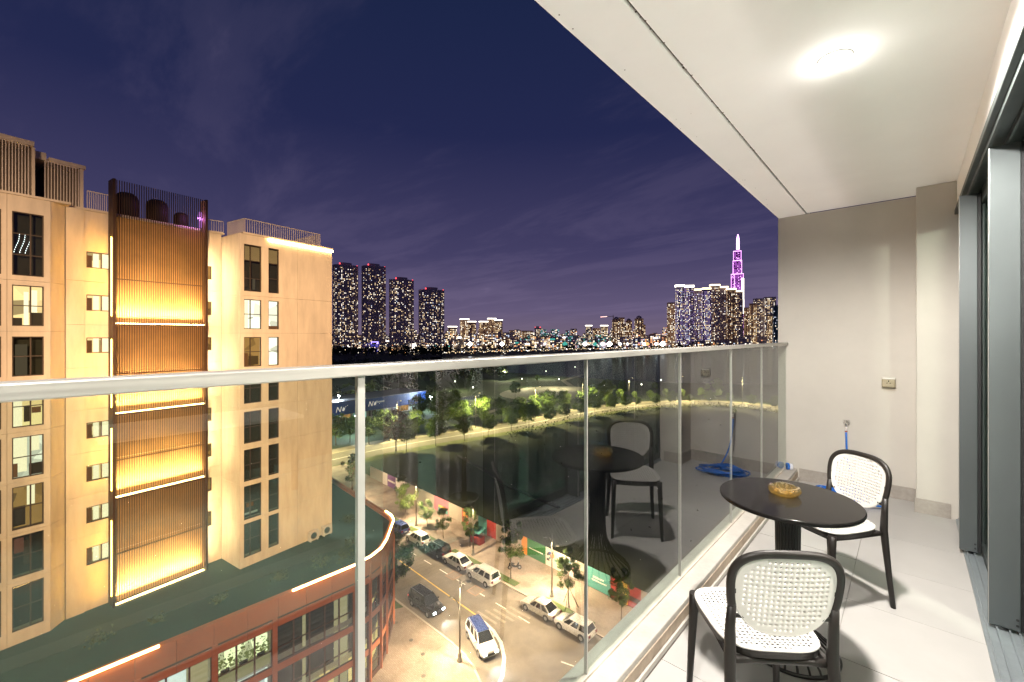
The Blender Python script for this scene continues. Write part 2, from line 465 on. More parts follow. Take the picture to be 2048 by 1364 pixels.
# ------------------------------------------------------------------ room behind the doors (seen mirrored in the balustrade glass)
M_room = mat('room_wall_paint', (.07, .10, .09), .9, var=.05)
ob('room_floor', MB().box(.52, YN, -.25, 3.6, YE, .004), mat('room_floor_carpet', (.20, .36, .30), .9, var=.15, scale=6), kind='structure')
ob('room_back_wall', MB().box(3.6, YN, -.25, 3.8, YE, ZC + .28), M_room, kind='structure')
ob('room_end_wall', MB().box(.601, YE, -.25, 3.6, YE + .2, ZC), M_room, kind='structure')
M_curt = mat('curtain_cloth', (.58, .56, .54), .95, var=.08, scale=8, stretch=(1, 1, .05))
def curtain(y0, y1, x, label):
    n = int((y1 - y0) / .012); mb = MB(); vs = []; fs = []
    for i in range(n + 1):
        t = i / n; y = y0 + (y1 - y0) * t
        for zz_, am in ((.02, 1.15), (1.2, 1.0), (2.3, .9), (2.53, .7)):
            vs.append((x + .035 * am * sin(y * 52 + .6 * sin(y * 11)) , y + .008 * sin(y * 31) * am, zz_))
    for i in range(n):
        for k in range(3):
            a = i * 4 + k; fs.append((a, a + 4, a + 5, a + 1))
    o = ob('curtain', mb.add(vs, fs, 0, True), M_curt, label=label, cat='curtain', group='grey curtains behind the sliding doors')
    return o
curtain(1.60, 1.86, .70, 'narrow gathered grey curtain at the open end of the room')
curtain(2.02, 2.98, .72, 'grey curtain hanging behind the potted spiky plant')
curtain(3.10, 4.02, .72, 'wide grey curtain behind the middle sliding door')
curtain(4.25, 5.15, .72, 'grey curtain behind the sliding door nearest the end wall')
rod = empty('curtain_rod', (.71, 0, 2.56), label='long dark curtain rod above the grey curtains indoors', cat='curtain rod')
ob('pole', MB().tube([(0, 1.4, 0), (0, 5.3, 0)], .014, 10), M_alu, rod)
for y in (1.4, 5.3):
    ob('finial', MB().lathe([(0, -.03), (.022, -.015), (.024, 0), (.018, .02), (0, .028)], 12, c=(0, y, 0)), M_alu, rod)
for y in (1.7, 3.0, 5.2):
    ob('bracket', MB().box(-.008, y - .01, 0, .008, y + .01, .30), M_alu, rod)
# potted spiky plant between door and curtain
pl = empty('potted_plant', (.585, 2.22, 0.004), label='spiky potted plant standing in the open doorway before the grey curtain', cat='plant')
ob('pot', MB().lathe([(.075, 0), (.10, .02), (.115, .26), (.122, .28), (.105, .28), (.10, .24), (0, .24)], 24), mat('pot_glaze', (.16, .15, .14), .4, var=.1), pl)
ob('trunk', MB().tube([(0, 0, .24), (.012, .008, .5), (-.008, .012, .8), (.004, 0, 1.05)], [.022, .018, .016, .015], 8), mat('plant_stem', (.20, .15, .10), .85, var=.2), pl)
lf = MB()
for k in range(46):
    a = random.uniform(0, 2 * pi); el = random.uniform(-.1, 1.35); ln = random.uniform(.26, .42); w = .013
    d = Vector((cos(a) * cos(el), sin(a) * cos(el), sin(el))); sd = Vector((-sin(a), cos(a), 0))
    p0 = Vector((.004, 0, 1.03)); pts = [p0 + d * ln * t + Vector((0, 0, -.16 * t * t * (1.1 - sin(el) * .8))) for t in (0, .3, .65, 1)]
    vs = []
    for p, ww in zip(pts, (.5, 1, .8, .05)): vs += [p - sd * w * ww, p + sd * w * ww]
    lf.add(vs, [(0, 1, 3, 2), (2, 3, 5, 4), (4, 5, 7, 6)])
ob('leaves', lf, mat('plant_leaf', (.045, .085, .03), .5, var=.3), pl)
# low dark sofa deeper in the room
sf = empty('sofa', (3.1, -1.0, .004), 0, label='low dark sofa against the inner wall of the room', cat='sofa')
M_sofa = mat('sofa_cloth', (.06, .055, .05), .95, var=.15)
ob('base', MB().box(-.40, -1.0, .10, .12, 1.0, .30), M_sofa, sf, bevel=.03)
for y in (-.64, 0, .64): ob('seat_cushion', MB().box(-.39, y - .31, .30, -.02, y + .31, .45), M_sofa, sf, bevel=.04)
ob('backrest', MB().box(-.01, -1.0, .30, .12, 1.0, .95), M_sofa, sf, bevel=.05)
for y in (-1.1, .99): ob('armrest', MB().box(-.40, y, .10, .12, y + .11, .60), M_sofa, sf, bevel=.04)
for sx in (-.36, .08):
    for sy in (-1.0, 1.0): ob('leg', MB().tube([(sx, sy, 0), (sx, sy, .10)], .02, 8), M_dark, sf)

# white table indoors
wt_ = empty('indoor_table', (2.9, 1.0, .004), label='white topped table standing inside the room', cat='table')
ob('tabletop', MB().box(-.40, -.75, .72, .40, .75, .75), mat('white_top', (.75, .74, .72), .4, var=.02), wt_, bevel=.005)
for sx in (-.34, .34):
    for sy in (-.68, .68): ob('leg', MB().box(sx - .025, sy - .025, 0, sx + .025, sy + .025, .7195), M_dark, wt_)

# ------------------------------------------------------------------ bistro table
TX, TY, TZ = -.447, 2.505, .745
tb = empty('bistro_table', (TX, TY, 0), label='round black bistro table on a flared base of black rods', cat='table')
M_top = mat('black_lacquer', (.010, .009, .0085), .13, var=.15, scale=3, spec=.16)
ob('tabletop', MB().lathe([(.296, TZ - .022), (.303, TZ - .019), (.306, TZ - .012), (.305, TZ - .004), (.301, TZ)], 128), M_top, tb)
ob('underplate', MB().lathe([(.05, TZ - .030), (.12, TZ - .028), (.12, TZ - .0225), (.0, TZ - .0225)], 32), M_black_plastic, tb)
M_rod = mat('black_steel', (.016, .015, .014), .38, .3, var=.1)
NR = 26
rod_mb = MB()
prof = [(.088, TZ - .024), (.060, TZ - .07), (.051, TZ - .14), (.049, .40), (.051, .28), (.059, .21), (.085, .145), (.12, .092), (.165, .055), (.198, .030), (.208, .012)]
rod_me = rod_mb.tube([(r, 0, z) for r, z in prof], .0052, 6).mesh('rod', M_rod)
for k in range(NR):
    ob('rod', rod_me, parent=tb, rot=2 * pi * k / NR)
def ring(r, z, rr, n=64, m=8):
    mb = MB(); vs = []; fs = []
    for i in range(n):
        a = 2 * pi * i / n
        for j in range(m):
            b = 2 * pi * j / m
            vs.append(((r + rr * cos(b)) * cos(a), (r + rr * cos(b)) * sin(a), z + rr * sin(b)))
    for i in range(n):
        for j in range(m):
            i2, j2 = (i + 1) % n, (j + 1) % m
            fs.append((i * m + j, i2 * m + j, i2 * m + j2, i * m + j2))
    return mb.add(vs, fs, 0, True)
ob('base_ring', ring(.208, .009, .009), M_rod, tb)
ob('waist_ring', ring(.0445, .33, .004), M_rod, tb)
ob('collar_ring', ring(.0445, TZ - .16, .004), M_rod, tb)

# amber pressed-glass ashtray: cut facets round a thick rounded wall, three rests in the rim
ash = MB(); n = 28
prof = [(.044, .0, 0), (.056, .004, .002), (.066, .020, .0045), (.067, .032, .003), (.063, .042, 0), (.055, .043, 0), (.049, .034, .002), (.044, .016, .003), (.030, .011, 0), (.012, .012, 0)]
vs = []; fs = []
for (r, z, a) in prof:
    for k in range(n):
        ang = 2 * pi * k / n; rr = r + a * (1 if k % 2 else -1); zz_ = z
        if r > .045 and z > .03 and k % 9 == 2: zz_ -= .010
        sq = 1.0 + .06 * cos(4 * ang)
        vs.append((rr * cos(ang) * sq, rr * sin(ang) * sq, zz_))
for i in range(len(prof) - 1):
    for k in range(n):
        k2 = (k + 1) % n
        q = (i * n + k, i * n + k2, (i + 1) * n + k2, (i + 1) * n + k)
        fs += [(q[0], q[1], q[2]), (q[0], q[2], q[3])] if (k + i) % 2 else [(q[0], q[1], q[3]), (q[1], q[2], q[3])]
fs += [tuple(reversed(range(n))), tuple(range((len(prof) - 1) * n, len(prof) * n))]
ash.add(vs, fs)
am = glass('amber_glass', (.99, .88, .58), 6.0, .03)
t_ = am.node_tree; df_ = N(t_, 'ShaderNodeBsdfTranslucent'); df_.inputs[0].default_value = (.98, .70, .24, 1)
df2 = N(t_, 'ShaderNodeBsdfDiffuse'); df2.inputs[0].default_value = (.90, .62, .22, 1)
ma = N(t_, 'ShaderNodeMixShader'); ma.inputs[0].default_value = .5
L(t_, df_.outputs[0], ma.inputs[1]); L(t_, df2.outputs[0], ma.inputs[2])
mz = N(t_, 'ShaderNodeMixShader'); mz.inputs[0].default_value = .11
o_ = [q for q in t_.nodes if q.type == 'OUTPUT_MATERIAL'][0]; src_ = o_.inputs[0].links[0].from_socket
L(t_, src_, mz.inputs[1]); L(t_, ma.outputs[0], mz.inputs[2]); L(t_, mz.outputs[0], o_.inputs[0])
ob('ashtray', ash, am, loc=(-.468, 2.54, TZ + .0006), rot=.3, label='amber pressed glass ashtray on the round black table', cat='ashtray')

# ------------------------------------------------------------------ chairs
def perforated(outline, warp, pitch, hole, margin, x0, x1, y0, y1):
    """A sheet with real round holes: square cells, an octagonal hole in each cell that lies inside the margin."""
    mb = MB(); idx = {}
    def vid(x, y):
        k = (round(x, 5), round(y, 5))
        if k not in idx:
            idx[k] = len(mb.v); mb.v.append(k)
        return idx[k]
    nx = int(round((x1 - x0) / pitch)); ny = int(round((y1 - y0) / pitch))
    dx = (x1 - x0) / nx; dy = (y1 - y0) / ny
    def clampo(x, y):
        f = outline(x, y)
        return (x, y) if f <= 1 else None
    for i in range(nx):
        for j in range(ny):
            xa, ya = x0 + i * dx, y0 + j * dy; cx, cy = xa + dx / 2, ya + dy / 2
            cs = [(xa, ya), (xa + dx / 2, ya), (xa + dx, ya), (xa + dx, ya + dy / 2), (xa + dx, ya + dy), (xa + dx / 2, ya + dy), (xa, ya + dy), (xa, ya + dy / 2)]
            if all(outline(*c) > 1 for c in cs): continue
            out = []
            for (x, y) in cs:
                f = outline(x, y)
                if f > 1: # pull in to the rim, towards the sheet's centre
                    lo, hi = 0., 1.; mx_, my_ = (x0 + x1) / 2, (y0 + y1) / 2
                    for _ in range(18):
                        md = (lo + hi) / 2
                        if outline(mx_ + (x - mx_) * md, my_ + (y - my_) * md) > 1: hi = md
                        else: lo = md
                    x, y = mx_ + (x - mx_) * lo, my_ + (y - my_) * lo
                out.append(vid(x, y))
            o2 = []
            for q in out:
                if not o2 or o2[-1] != q: o2.append(q)
            if o2[0] == o2[-1]: o2.pop()
            if all(outline(mxx, myy) < 1 - margin for (mxx, myy) in cs):
                hs = []
                for k, a in enumerate((-135, -90, -45, 0, 45, 90, 135, 180)):
                    hs.append(vid(cx + hole * cos(R_(a)), cy + hole * sin(R_(a))))
                for k in range(8):
                    k2 = (k + 1) % 8
                    mb.f.append((out[k], out[k2], hs[k2], hs[k])); mb.m.append(0); mb.sm.append(True)
            elif len(set(o2)) >= 3:
                mb.f.append(tuple(o2)); mb.m.append(0); mb.sm.append(True)
    mb.v = [warp(x, y) for x, y in mb.v]
    return mb
# backrest outline in (x across, y up): rounded, wider at the top
def back_out(x, y):
    t = max(-1.2, min(1.2, y / .146)); w = .164 + .010 * t
    ex = 3.0 if y > 0 else 2.35
    return (abs(x) / w) ** ex + (abs(y) / .146) ** (3.2 if y > 0 else 2.5)
def back_pt(x, y, off=0.):
    zc_ = .664 + y
    yy = -.205 - .16 * (zc_ - .45) + .55 * (x * x) + off
    return (x, yy, zc_)
def seat_out(x, y):
    y = y + .014; t = y / .190; w = .182 + .010 * t
    return (abs(x) / w) ** 4.0 + (abs(y) / .190) ** 4.0
def seat_pt(x, y):
    return (x, y, .452 - .010 * (1 - (x / .22) ** 2) * (1 - (y / .22) ** 2) + .004 * (y < -.16))
def outline_pts(f, n, ax, ay, grow=1.0):
    pts = []
    for k in range(n):
        a = 2 * pi * k / n; dx, dy = cos(a), sin(a); lo, hi = 0., .6
        for _ in range(24):
            md = (lo + hi) / 2
            if f(dx * md, dy * md) > 1: hi = md
            else: lo = md
        pts.append((dx * lo * grow, dy * lo * grow))
    return pts
back_mb = perforated(back_out, back_pt, .0178, .0050, .16, -.178, .178, -.1513, .1513)
seat_mb = perforated(seat_out, seat_pt, .0178, .0056, .14, -.1958, .1958, -.2136, .1958)
ME_back = back_mb.mesh('backrest', M_white_plastic); ME_seat = seat_mb.mesh('seat', M_white_plastic)
# rims
def rim(f, pt, grow, r, n=56, sy=1.):
    pts = [pt(x, y) for x, y in outline_pts(f, n, 1, 1, grow)]
    pts.append(pts[0]); pts.append(pts[1])
    return MB().tube(pts, r, 8, caps=False)
sr = MB()
op = outline_pts(seat_out, 56, 1, 1, 1.005); oi = outline_pts(seat_out, 56, 1, 1, .86)
for i in range(56):
    j = (i + 1) % 56
    a, b2, c2, d2 = op[i], op[j], oi[j], oi[i]
    za, zb = seat_pt(*a)[2] - .003, seat_pt(*a)[2] - .030
    sr.add([(a[0], a[1], za), (b2[0], b2[1], za), (b2[0] * .985, b2[1] * .985, zb), (a[0] * .985, a[1] * .985, zb), (d2[0], d2[1], zb), (c2[0], c2[1], zb), (d2[0], d2[1], zb + .014), (c2[0], c2[1], zb + .014)],
           [(0, 3, 2, 1), (3, 4, 5, 2), (4, 6, 7, 5)], 0, True)
ME_seatrim = sr.mesh('seat_frame', M_black_plastic)
ME_whiterim = rim(seat_out, seat_pt, .995, .0045).mesh('seat_rim', M_white_plastic)
ME_backrim = rim(back_out, lambda x, y: back_pt(x, y, .0), .992, .0046).mesh('back_rim', M_white_plastic)
# black hoop: rear legs run up beside the backrest and meet over its top
hp = outline_pts(back_out, 96, 1, 1, 1.075)
hoop = [p for p in hp if p[1] > -.05]
hoop.sort(key=lambda p: atan2(p[1] + .12, p[0]))
hoop3 = [back_pt(x, y, -.002) for x, y in hoop]
right0, left0 = hoop3[0], hoop3[-1]
def rear_leg(sgn):
    top = right0 if sgn > 0 else left0
    return MB().tube([(sgn * .192, -.246, 0.0), (sgn * .182, -.231, .16), (sgn * .175, -.217, .32), (sgn * .171, -.206, .44), (sgn * .172, -.210, .54), (top[0], top[1], top[2])],
                     [.0115, .0135, .0160, .0175, .0150, .0130], 10, sx=1., sy=1.15)
def front_leg(sgn):
    return MB().tube([(sgn * .184, .172, 0.0), (sgn * .178, .164, .16), (sgn * .172, .156, .34), (sgn * .168, .151, .438)], [.0115, .0145, .018, .021], 10)
ME_rl = [rear_leg(1).mesh('leg', M_black_plastic), rear_leg(-1).mesh('leg', M_black_plastic)]
ME_fl = [front_leg(1).mesh('leg', M_black_plastic), front_leg(-1).mesh('leg', M_black_plastic)]
ME_hoop = MB().tube(hoop3, .0130, 10, sx=1., sy=1.15).mesh('back_frame', M_black_plastic)
st = MB()
st.tube([(-.168, -.198, .415), (-.10, -.184, .408), (0, -.180, .406), (.10, -.184, .408), (.168, -.198, .415)], .0135, 8)
for s_ in (-1, 1): st.tube([(s_ * .166, -.195, .418), (s_ * .157, 0, .410), (s_ * .164, .152, .418)], .012, 8)
st.tube([(-.164, .151, .418), (0, .146, .410), (.164, .151, .418)], .011, 8)
ME_stretch = st.mesh('under_frame', M_black_plastic)
ME_clips = []
for s_ in (-1, 1):
    cl_ = MB(); x_ = s_ * .170; p = back_pt(x_ , .01); cl_.box(p[0] - .008, p[1] - .008, p[2] - .008, p[0] + .008, p[1] + .004, p[2] + .008)
    ME_clips.append(cl_.mesh('back_clip', M_black_plastic)); cl_ = MB()
    p = back_pt(s_ * .150, -.085); cl_.box(p[0] - .02, p[1] - .006, p[2] - .006, p[0] + .02, p[1] + .002, p[2] + .006)
    ME_clips.append(cl_.mesh('back_clip', M_black_plastic))

def chair(x, y, facing, label):
    t = empty('cafe_chair', (x, y, .0005), atan2(facing[1], facing[0]) - pi / 2, label=label, cat='chair', group='chairs at the bistro table')
    for nm, me in (('backrest', ME_back), ('seat', ME_seat)):
        o = ob(nm, me, parent=t); md = o.modifiers.new('thickness', 'SOLIDIFY'); md.thickness = .007 if nm == 'backrest' else .003; md.offset = 0
    ob('seat_rim', ME_whiterim, parent=t); ob('back_rim', ME_backrim, parent=t)
    ob('seat_frame', ME_seatrim, parent=t); ob('under_frame', ME_stretch, parent=t)
    ob('back_frame', ME_hoop, parent=t); [ob('back_clip', me, parent=t) for me in ME_clips]
    for me in ME_rl + ME_fl: ob('leg', me, parent=t)
    return t
chair(-.458, 1.886, (-.628, .778), 'black framed white perforated chair near the camera, its back turned')
chair(-.368, 3.179, (-.572, -.820), 'black framed white perforated chair on the far side of the table beside the hose')

# ------------------------------------------------------------------ hose, tap, socket, roll
M_hose = mat('blue_hose', (.014, .15, .60), .28, var=.12, coat=.3)
hs = []
TXP, TZP = -.47, .67
for t in [i / 10 for i in range(11)]:
    hs.append((TXP + .01 * t + .10 * t * t * t, YE - .060 - .02 * t - .10 * t * t, TZP - .085 - (TZP - .12) * t))
rh = random.Random(4)
loops = [(-.43 + rh.gauss(0, .045), 5.15 + rh.gauss(0, .03), rh.uniform(.13, .23), rh.uniform(.10, .17), rh.uniform(-.5, .5)) for _ in range(9)]
m_ = 26
for li in range(8):
    A_, B_ = loops[li], loops[li + 1]
    for i in range(m_):
        f = i / m_; a = pi * .5 + 2 * pi * f
        g_ = f * f * (3 - 2 * f)
        q = [A_[k] + (B_[k] - A_[k]) * g_ for k in range(5)]
        ex_, ey_ = q[2] * cos(a), q[3] * sin(a)
        hs.append((q[0] + ex_ * cos(q[4]) - ey_ * sin(q[4]), q[1] + ex_ * sin(q[4]) + ey_ * cos(q[4]), .011 + .0045 * li + .010 * (1 + sin(a * 2 + li * 1.9))))
ob('garden_hose', MB().tube(hs, .0085, 8), M_hose, label='bright blue hose hanging from the tap and coiled on the tiles', cat='hose')
tp = empty('wall_tap', (TXP, YE, TZP), label='small chrome water tap on the end wall above the hose', cat='tap')
M_chrome = mat('chrome', (.75, .74, .72), .12, 1., var=.05)
ob('escutcheon', MB().tube([(0, -.0005, 0), (0, -.010, 0)], .028, 20), M_chrome, tp)
ob('body', MB().tube([(0, -.008, 0), (0, -.05, 0), (0, -.062, -.006), (0, -.064, -.03)], [.012, .013, .012, .010], 12), M_chrome, tp)
ob('handle', MB().tube([(0, -.04, .01), (0, -.04, .028)], .006, 8).box(-.026, -.046, .026, .026, -.034, .034), M_chrome, tp)
ob('hose_connector', MB().tube([(0, -.064, -.028), (0, -.064, -.085)], [.010, .0095], 10), mat('connector_white', (.75, .70, .66), .4, var=.05), tp)
ob('clamp', MB().tube([(0, -.064, -.070), (0, -.064, -.082)], .0115, 12), mat('clamp_red', (.35, .08, .07), .4, var=0), tp)
so = empty('wall_socket', (-.15, YE, 1.105), label='weatherproof power socket with a clear cover on the end wall', cat='power socket')
M_sock = mat('socket_plate', (.66, .62, .54), .35, var=.03)
ob('back_box', MB().box(-.052, -.030, -.050, .052, -.0005, .050), mat('socket_box', (.50, .46, .39), .4, var=.05), so, bevel=.004)
ob('plate', MB().box(-.044, -.036, -.042, .044, -.0305, .042), M_sock, so, bevel=.003)
ob('hinge_bar', MB().box(-.046, -.044, .031, .046, -.0365, .044), mat('hinge_bar', (.80, .77, .71), .3, var=0), so, bevel=.003)
for (x, z, w, h) in ((0, .012, .0035, .007), (-.012, -.006, .006, .003), (.012, -.006, .006, .003)):
    ob('pin_slot', MB().box(x - w, -.0385, z - h, x + w, -.0365, z + h), M_dark, so)
ob('clear_cover', MB().box(-.048, -.060, -.047, .048, -.057, .029).box(-.048, -.0565, -.047, -.045, -.037, .029).box(.045, -.0565, -.047, .048, -.037, .029).box(-.0445, -.0565, -.047, .0445, -.037, -.044), glass('cover_plastic', (.90, .88, .82), 1.4), so)
rl = empty('tape_roll', (-.945, 5.40, .1165), .5, label='small blue and white roll lying on the kerb beside the end wall', cat='roll')
ob('blue_side', MB().tube([(-.030, 0, .036), (-.008, 0, .036)], .036, 16), M_hose, rl)
ob('white_case', MB().tube([(-.0075, 0, .034), (.022, 0, .034)], .034, 16), mat('roll_white', (.72, .74, .80), .4, var=.05), rl)
ob('blue_mark', MB().box(.0223, -.016, .026, .0245, .014, .042), M_hose, rl)

# ================================================================== GROUND, ROADS, WATER
M_ground = mat('ground_soil', (.035, .038, .026), .95, var=.35, scale=.08)
M_lot = mat('lot_grass', (.030, .040, .014), .95, var=.4, scale=.35, bump=.4, bscale=6)
M_road = mat('asphalt', (.15, .128, .104), .80, var=.26, scale=.6, bump=.1, bscale=12)
M_blvd = mat('boulevard_asphalt', (.105, .09, .065), .85, var=.18, scale=.12)
M_faded = mat('worn_road_paint', (.235, .205, .165), .8, var=.3, scale=2)
M_paint = mat('road_paint', (.70, .68, .62), .7, var=.15, scale=4)
M_yellow = mat('yellow_road_paint', (.62, .42, .09), .7, var=.15, scale=4)
def paver(name, c1, c2, mortar, scale=1.6):
    m = bpy.data.materials.new(name); m.use_nodes = True
    t = m.node_tree; b = t.nodes['Principled BSDF']; b.inputs['Roughness'].default_value = .8
    co = N(t, 'ShaderNodeTexCoord'); br = N(t, 'ShaderNodeTexBrick')
    br.inputs['Scale'].default_value = scale; br.inputs['Color1'].default_value = (*c1, 1); br.inputs['Color2'].default_value = (*c2, 1)
    br.inputs['Mortar'].default_value = (*mortar, 1); br.inputs['Mortar Size'].default_value = .02
    L(t, co.outputs['Object'], br.inputs['Vector'])
    nz = N(t, 'ShaderNodeTexNoise'); nz.inputs['Scale'].default_value = .5; nz.inputs['Detail'].default_value = 6
    L(t, co.outputs['Object'], nz.inputs['Vector'])
    st_ = ramp(t, nz.outputs[0], [(.3, (.62, .60, .58)), (.6, (1, 1, 1))])
    L(t, mixc(t, 1.0, br.outputs['Color'], st_, 'MULTIPLY'), b.inputs['Base Color'])
    bp = N(t, 'ShaderNodeBump'); bp.inputs['Strength'].default_value = .3; bp.inputs['Distance'].default_value = .01
    L(t, br.outputs['Fac'], bp.inputs['Height']); bp.invert = True
    L(t, bp.outputs[0], b.inputs['Normal'])
    return m
M_pave = paver('pavement_brick', (.33, .27, .215), (.275, .215, .17), (.19, .155, .125))
M_kerbstone = mat('kerb_stone', (.36, .32, .27), .8, var=.15)
ground = ob('ground', MB().sheet([(-9000, -6000), (9000, -6000), (9000, 12000), (-9000, 12000)], G - .06), M_ground, kind='structure')

# street along -X, its leg towards the camera's own tower
arc = [(-36, 26.7), (-33, 26.7), (-31, 26.55), (-29, 26.1), (-27.2, 25.3), (-25.2, 23.8), (-23.4, 21.6), (-22.0, 18.5), (-21.3, 14.5), (-21, 8)]
road_poly = [(-99, 37.4), (45, 37.4), (45, 24), (-5, 24), (-5, -90), (-21.3, -90)] + arc[::-1] + [(-99, 27.2)]
ob('street', MB().sheet(road_poly, G), M_road, kind='structure')
# pavements (real steps of 0.13 m)
pod_walk = [(-99, 27.0)] + arc + [(-21, -90), (-60, -90), (-99, -90)]
ob('pavement', MB().prism(pod_walk, G - .05, G + .13), M_pave, kind='structure')
ob('far_pavement', MB().prism([(-97, 37.55), (45, 37.55), (45, 43.6), (-23, 43.6), (-97, 47.2)], G - .05, G + .13), M_pave, kind='structure')
ke = ob('kerb_line', MB().box(-97, 37.40, G - .05, 45, 37.548, G + .05), M_concrete, kind='structure')
ks = MB().box(0, 0, 0, 1.97, .20, .15).mesh('kerb_stone', M_kerbstone)
for k in range(50):
    ob('kerb_stone', ks, parent=ke, loc=(-97 + k * 2, 37.35, G + .004))
kp = ob('kerb_line_corner', MB().tube([(x, y, G) for x, y in arc], .05, 4), M_concrete, kind='structure')
def along(pts, step):
    out = []; acc = 0
    for (a, b) in zip(pts[:-1], pts[1:]):
        d = sqrt((b[0] - a[0]) ** 2 + (b[1] - a[1]) ** 2); t = -acc
        while t + step <= d + 1e-6:
            t += step
            out.append((a[0] + (b[0] - a[0]) * t / d, a[1] + (b[1] - a[1]) * t / d, atan2(b[1] - a[1], b[0] - a[0])))
        acc = d - t if t >= 0 else acc + d
    return out
kc = MB().box(-.49, -.10, 0, .49, .10, .155).mesh('kerb_stone', M_kerbstone)
for (x, y, a) in along([(-70, 26.85)] + arc + [(-21, -6)], 1.0):
    ob('kerb_stone', kc, parent=kp, loc=(x, y, G + .004), rot=a)

# road paint and one light trail drawn as paint, 4 mm above the road
def stripe(pts, w, z, close=False):
    mb = MB(); vs = []
    for i, p in enumerate(pts):
        a = pts[max(0, i - 1)]; b = pts[min(len(pts) - 1, i + 1)]
        d = sqrt((b[0] - a[0]) ** 2 + (b[1] - a[1]) ** 2); nx, ny = -(b[1] - a[1]) / d, (b[0] - a[0]) / d
        vs += [(p[0] + nx * w / 2, p[1] + ny * w / 2, z), (p[0] - nx * w / 2, p[1] - ny * w / 2, z)]
    return mb.add(vs, [(2 * i, 2 * i + 1, 2 * i + 3, 2 * i + 2) for i in range(len(pts) - 1)])
ob('road_marking_or_trail', stripe([(-90, 32.3), (-60, 32.25), (-33.6, 31.2)], .16, G + .004), M_yellow, kind='structure')
ob('road_marking_or_trail', stripe([(-33.2, 31.1), (-31.2, 30.8), (-29.4, 30.1), (-27.8, 28.9), (-26.4, 27.2), (-25.2, 24.6), (-24.4, 21), (-24.1, 15)], .34, G + .004), M_paint, kind='structure')  # a car's light trail drawn as a white paint stripe
ob('road_marking_or_trail', stripe([(-23.6, 32.1), (-18.5, 33.6)], .14, G + .004), M_paint, kind='structure')
for k in range(9):
    ob('road_marking_or_trail', MB().box(-58 + k * 3.4, 34.1, G + .003, -56.4 + k * 3.4, 34.22, G + .005), M_paint, kind='structure')
for k in range(5):
    y = 31.6 + k * .75
    ob('road_marking_or_trail', MB().box(-34.6 + k * .5, y, G + .003, -31.6 + k * .5, y + .30, G + .005), M_faded, kind='structure')
for (x, y) in ((-42.0, 34.5), (-37.6, 34.2)):
    t = empty('inspection_cover', (x, y, G + .004), .05, label='square inspection cover set in the road ' + ('beside the parked white people carrier' if x > -40 else 'further up the street'), cat='manhole cover')
    ob('cover_frame', MB().box(-.8, -.8, 0, .8, -.66, .006).box(-.8, .66, 0, .8, .8, .006).box(-.8, -.66, 0, -.66, .66, .006).box(.66, -.66, 0, .8, .66, .006), mat('cover_rim', (.26, .16, .10), .8, var=.2), t)
    ob('plate', MB().box(-.65, -.65, 0, .65, .65, .004), mat('cover_iron', (.17, .13, .10), .6, .4, var=.2), t)
# planting strips at the kerb
M_turf = mat('planting_grass', (.055, .085, .018), .95, var=.4, scale=2, bump=.5, bscale=20)
for (x0, x1) in ((-30.6, -24.0), (-46.8, -34.6), (-62.5, -59.2), (-57.5, -48.5)):
    ob('grass_strip', MB().box(x0, 37.72, G + .13, x1, 38.7, G + .20), M_turf, kind='structure', bevel=.03)
ob('grass_strip', MB().prism([(-44.0, 26.55), (-41.0, 26.5), (-41.6, 25.3), (-43.2, 25.2)], G + .13, G + .2), M_turf, kind='structure')

# dark overgrown lot behind the hoarding
ob('lot', MB().sheet([(-97, 47.4), (-23, 43.9), (60, 43.9), (60, 150), (0, 172), (-37, 191), (-53, 197), (-67, 192), (-78, 168), (-87.5, 137), (-90, 94), (-96.5, 66)], G - .03), M_lot, kind='structure')
def quads_cloud(mb, pts, s0, s1, mi=0):
    for p in pts:
        s = random.uniform(s0, s1)
        n = Vector((random.gauss(0, 1), random.gauss(0, 1), random.gauss(0, 1) + .4)).normalized()
        u = n.orthogonal().normalized(); u = Matrix.Rotation(random.uniform(0, 6.28), 3, n) @ u; w = n.cross(u)
        p = Vector(p); k = random.uniform(.45, .8)
        mb.add([p - u * s, p - w * s * k, p + u * s, p + w * s * k], [(0, 1, 2, 3)], mi)
M_weed = mat('weed_leaf', (.034, .046, .016), .9, var=.4, scale=.5)
weeds = MB(); pts = []
edge = [(-90, 94), (-87.5, 137), (-78, 168), (-67, 192), (-53, 197), (-37, 191)]
for (a, b) in zip(edge[:-1], edge[1:]):
    for k in range(420):
        t = random.random(); off = abs(random.gauss(0, 2.2))
        pts.append((a[0] + (b[0] - a[0]) * t + off, a[1] + (b[1] - a[1]) * t - off * .3, G + random.uniform(0, 2.2) * math.exp(-off / 4)))
for k in range(160):
    x = random.uniform(-92, -5); y = random.uniform(48, 170)
    if x < -88 + max(0, (y - 137)) * .5: continue
    pts.append((x, y, G + abs(random.gauss(0, .35))))
quads_cloud(weeds, pts, .14, .34)
ob('undergrowth', weeds, M_weed, kind='stuff')
tr_ = MB()
tr_.tube([(-84, 70, G + .02), (-70, 66, G + .05), (-58, 62, G + .03), (-45, 60.5, G + .02)], .35, 6)
ob('earth_bank', tr_, mat('bank_earth', (.03, .027, .02), .95, var=.3), kind='structure')

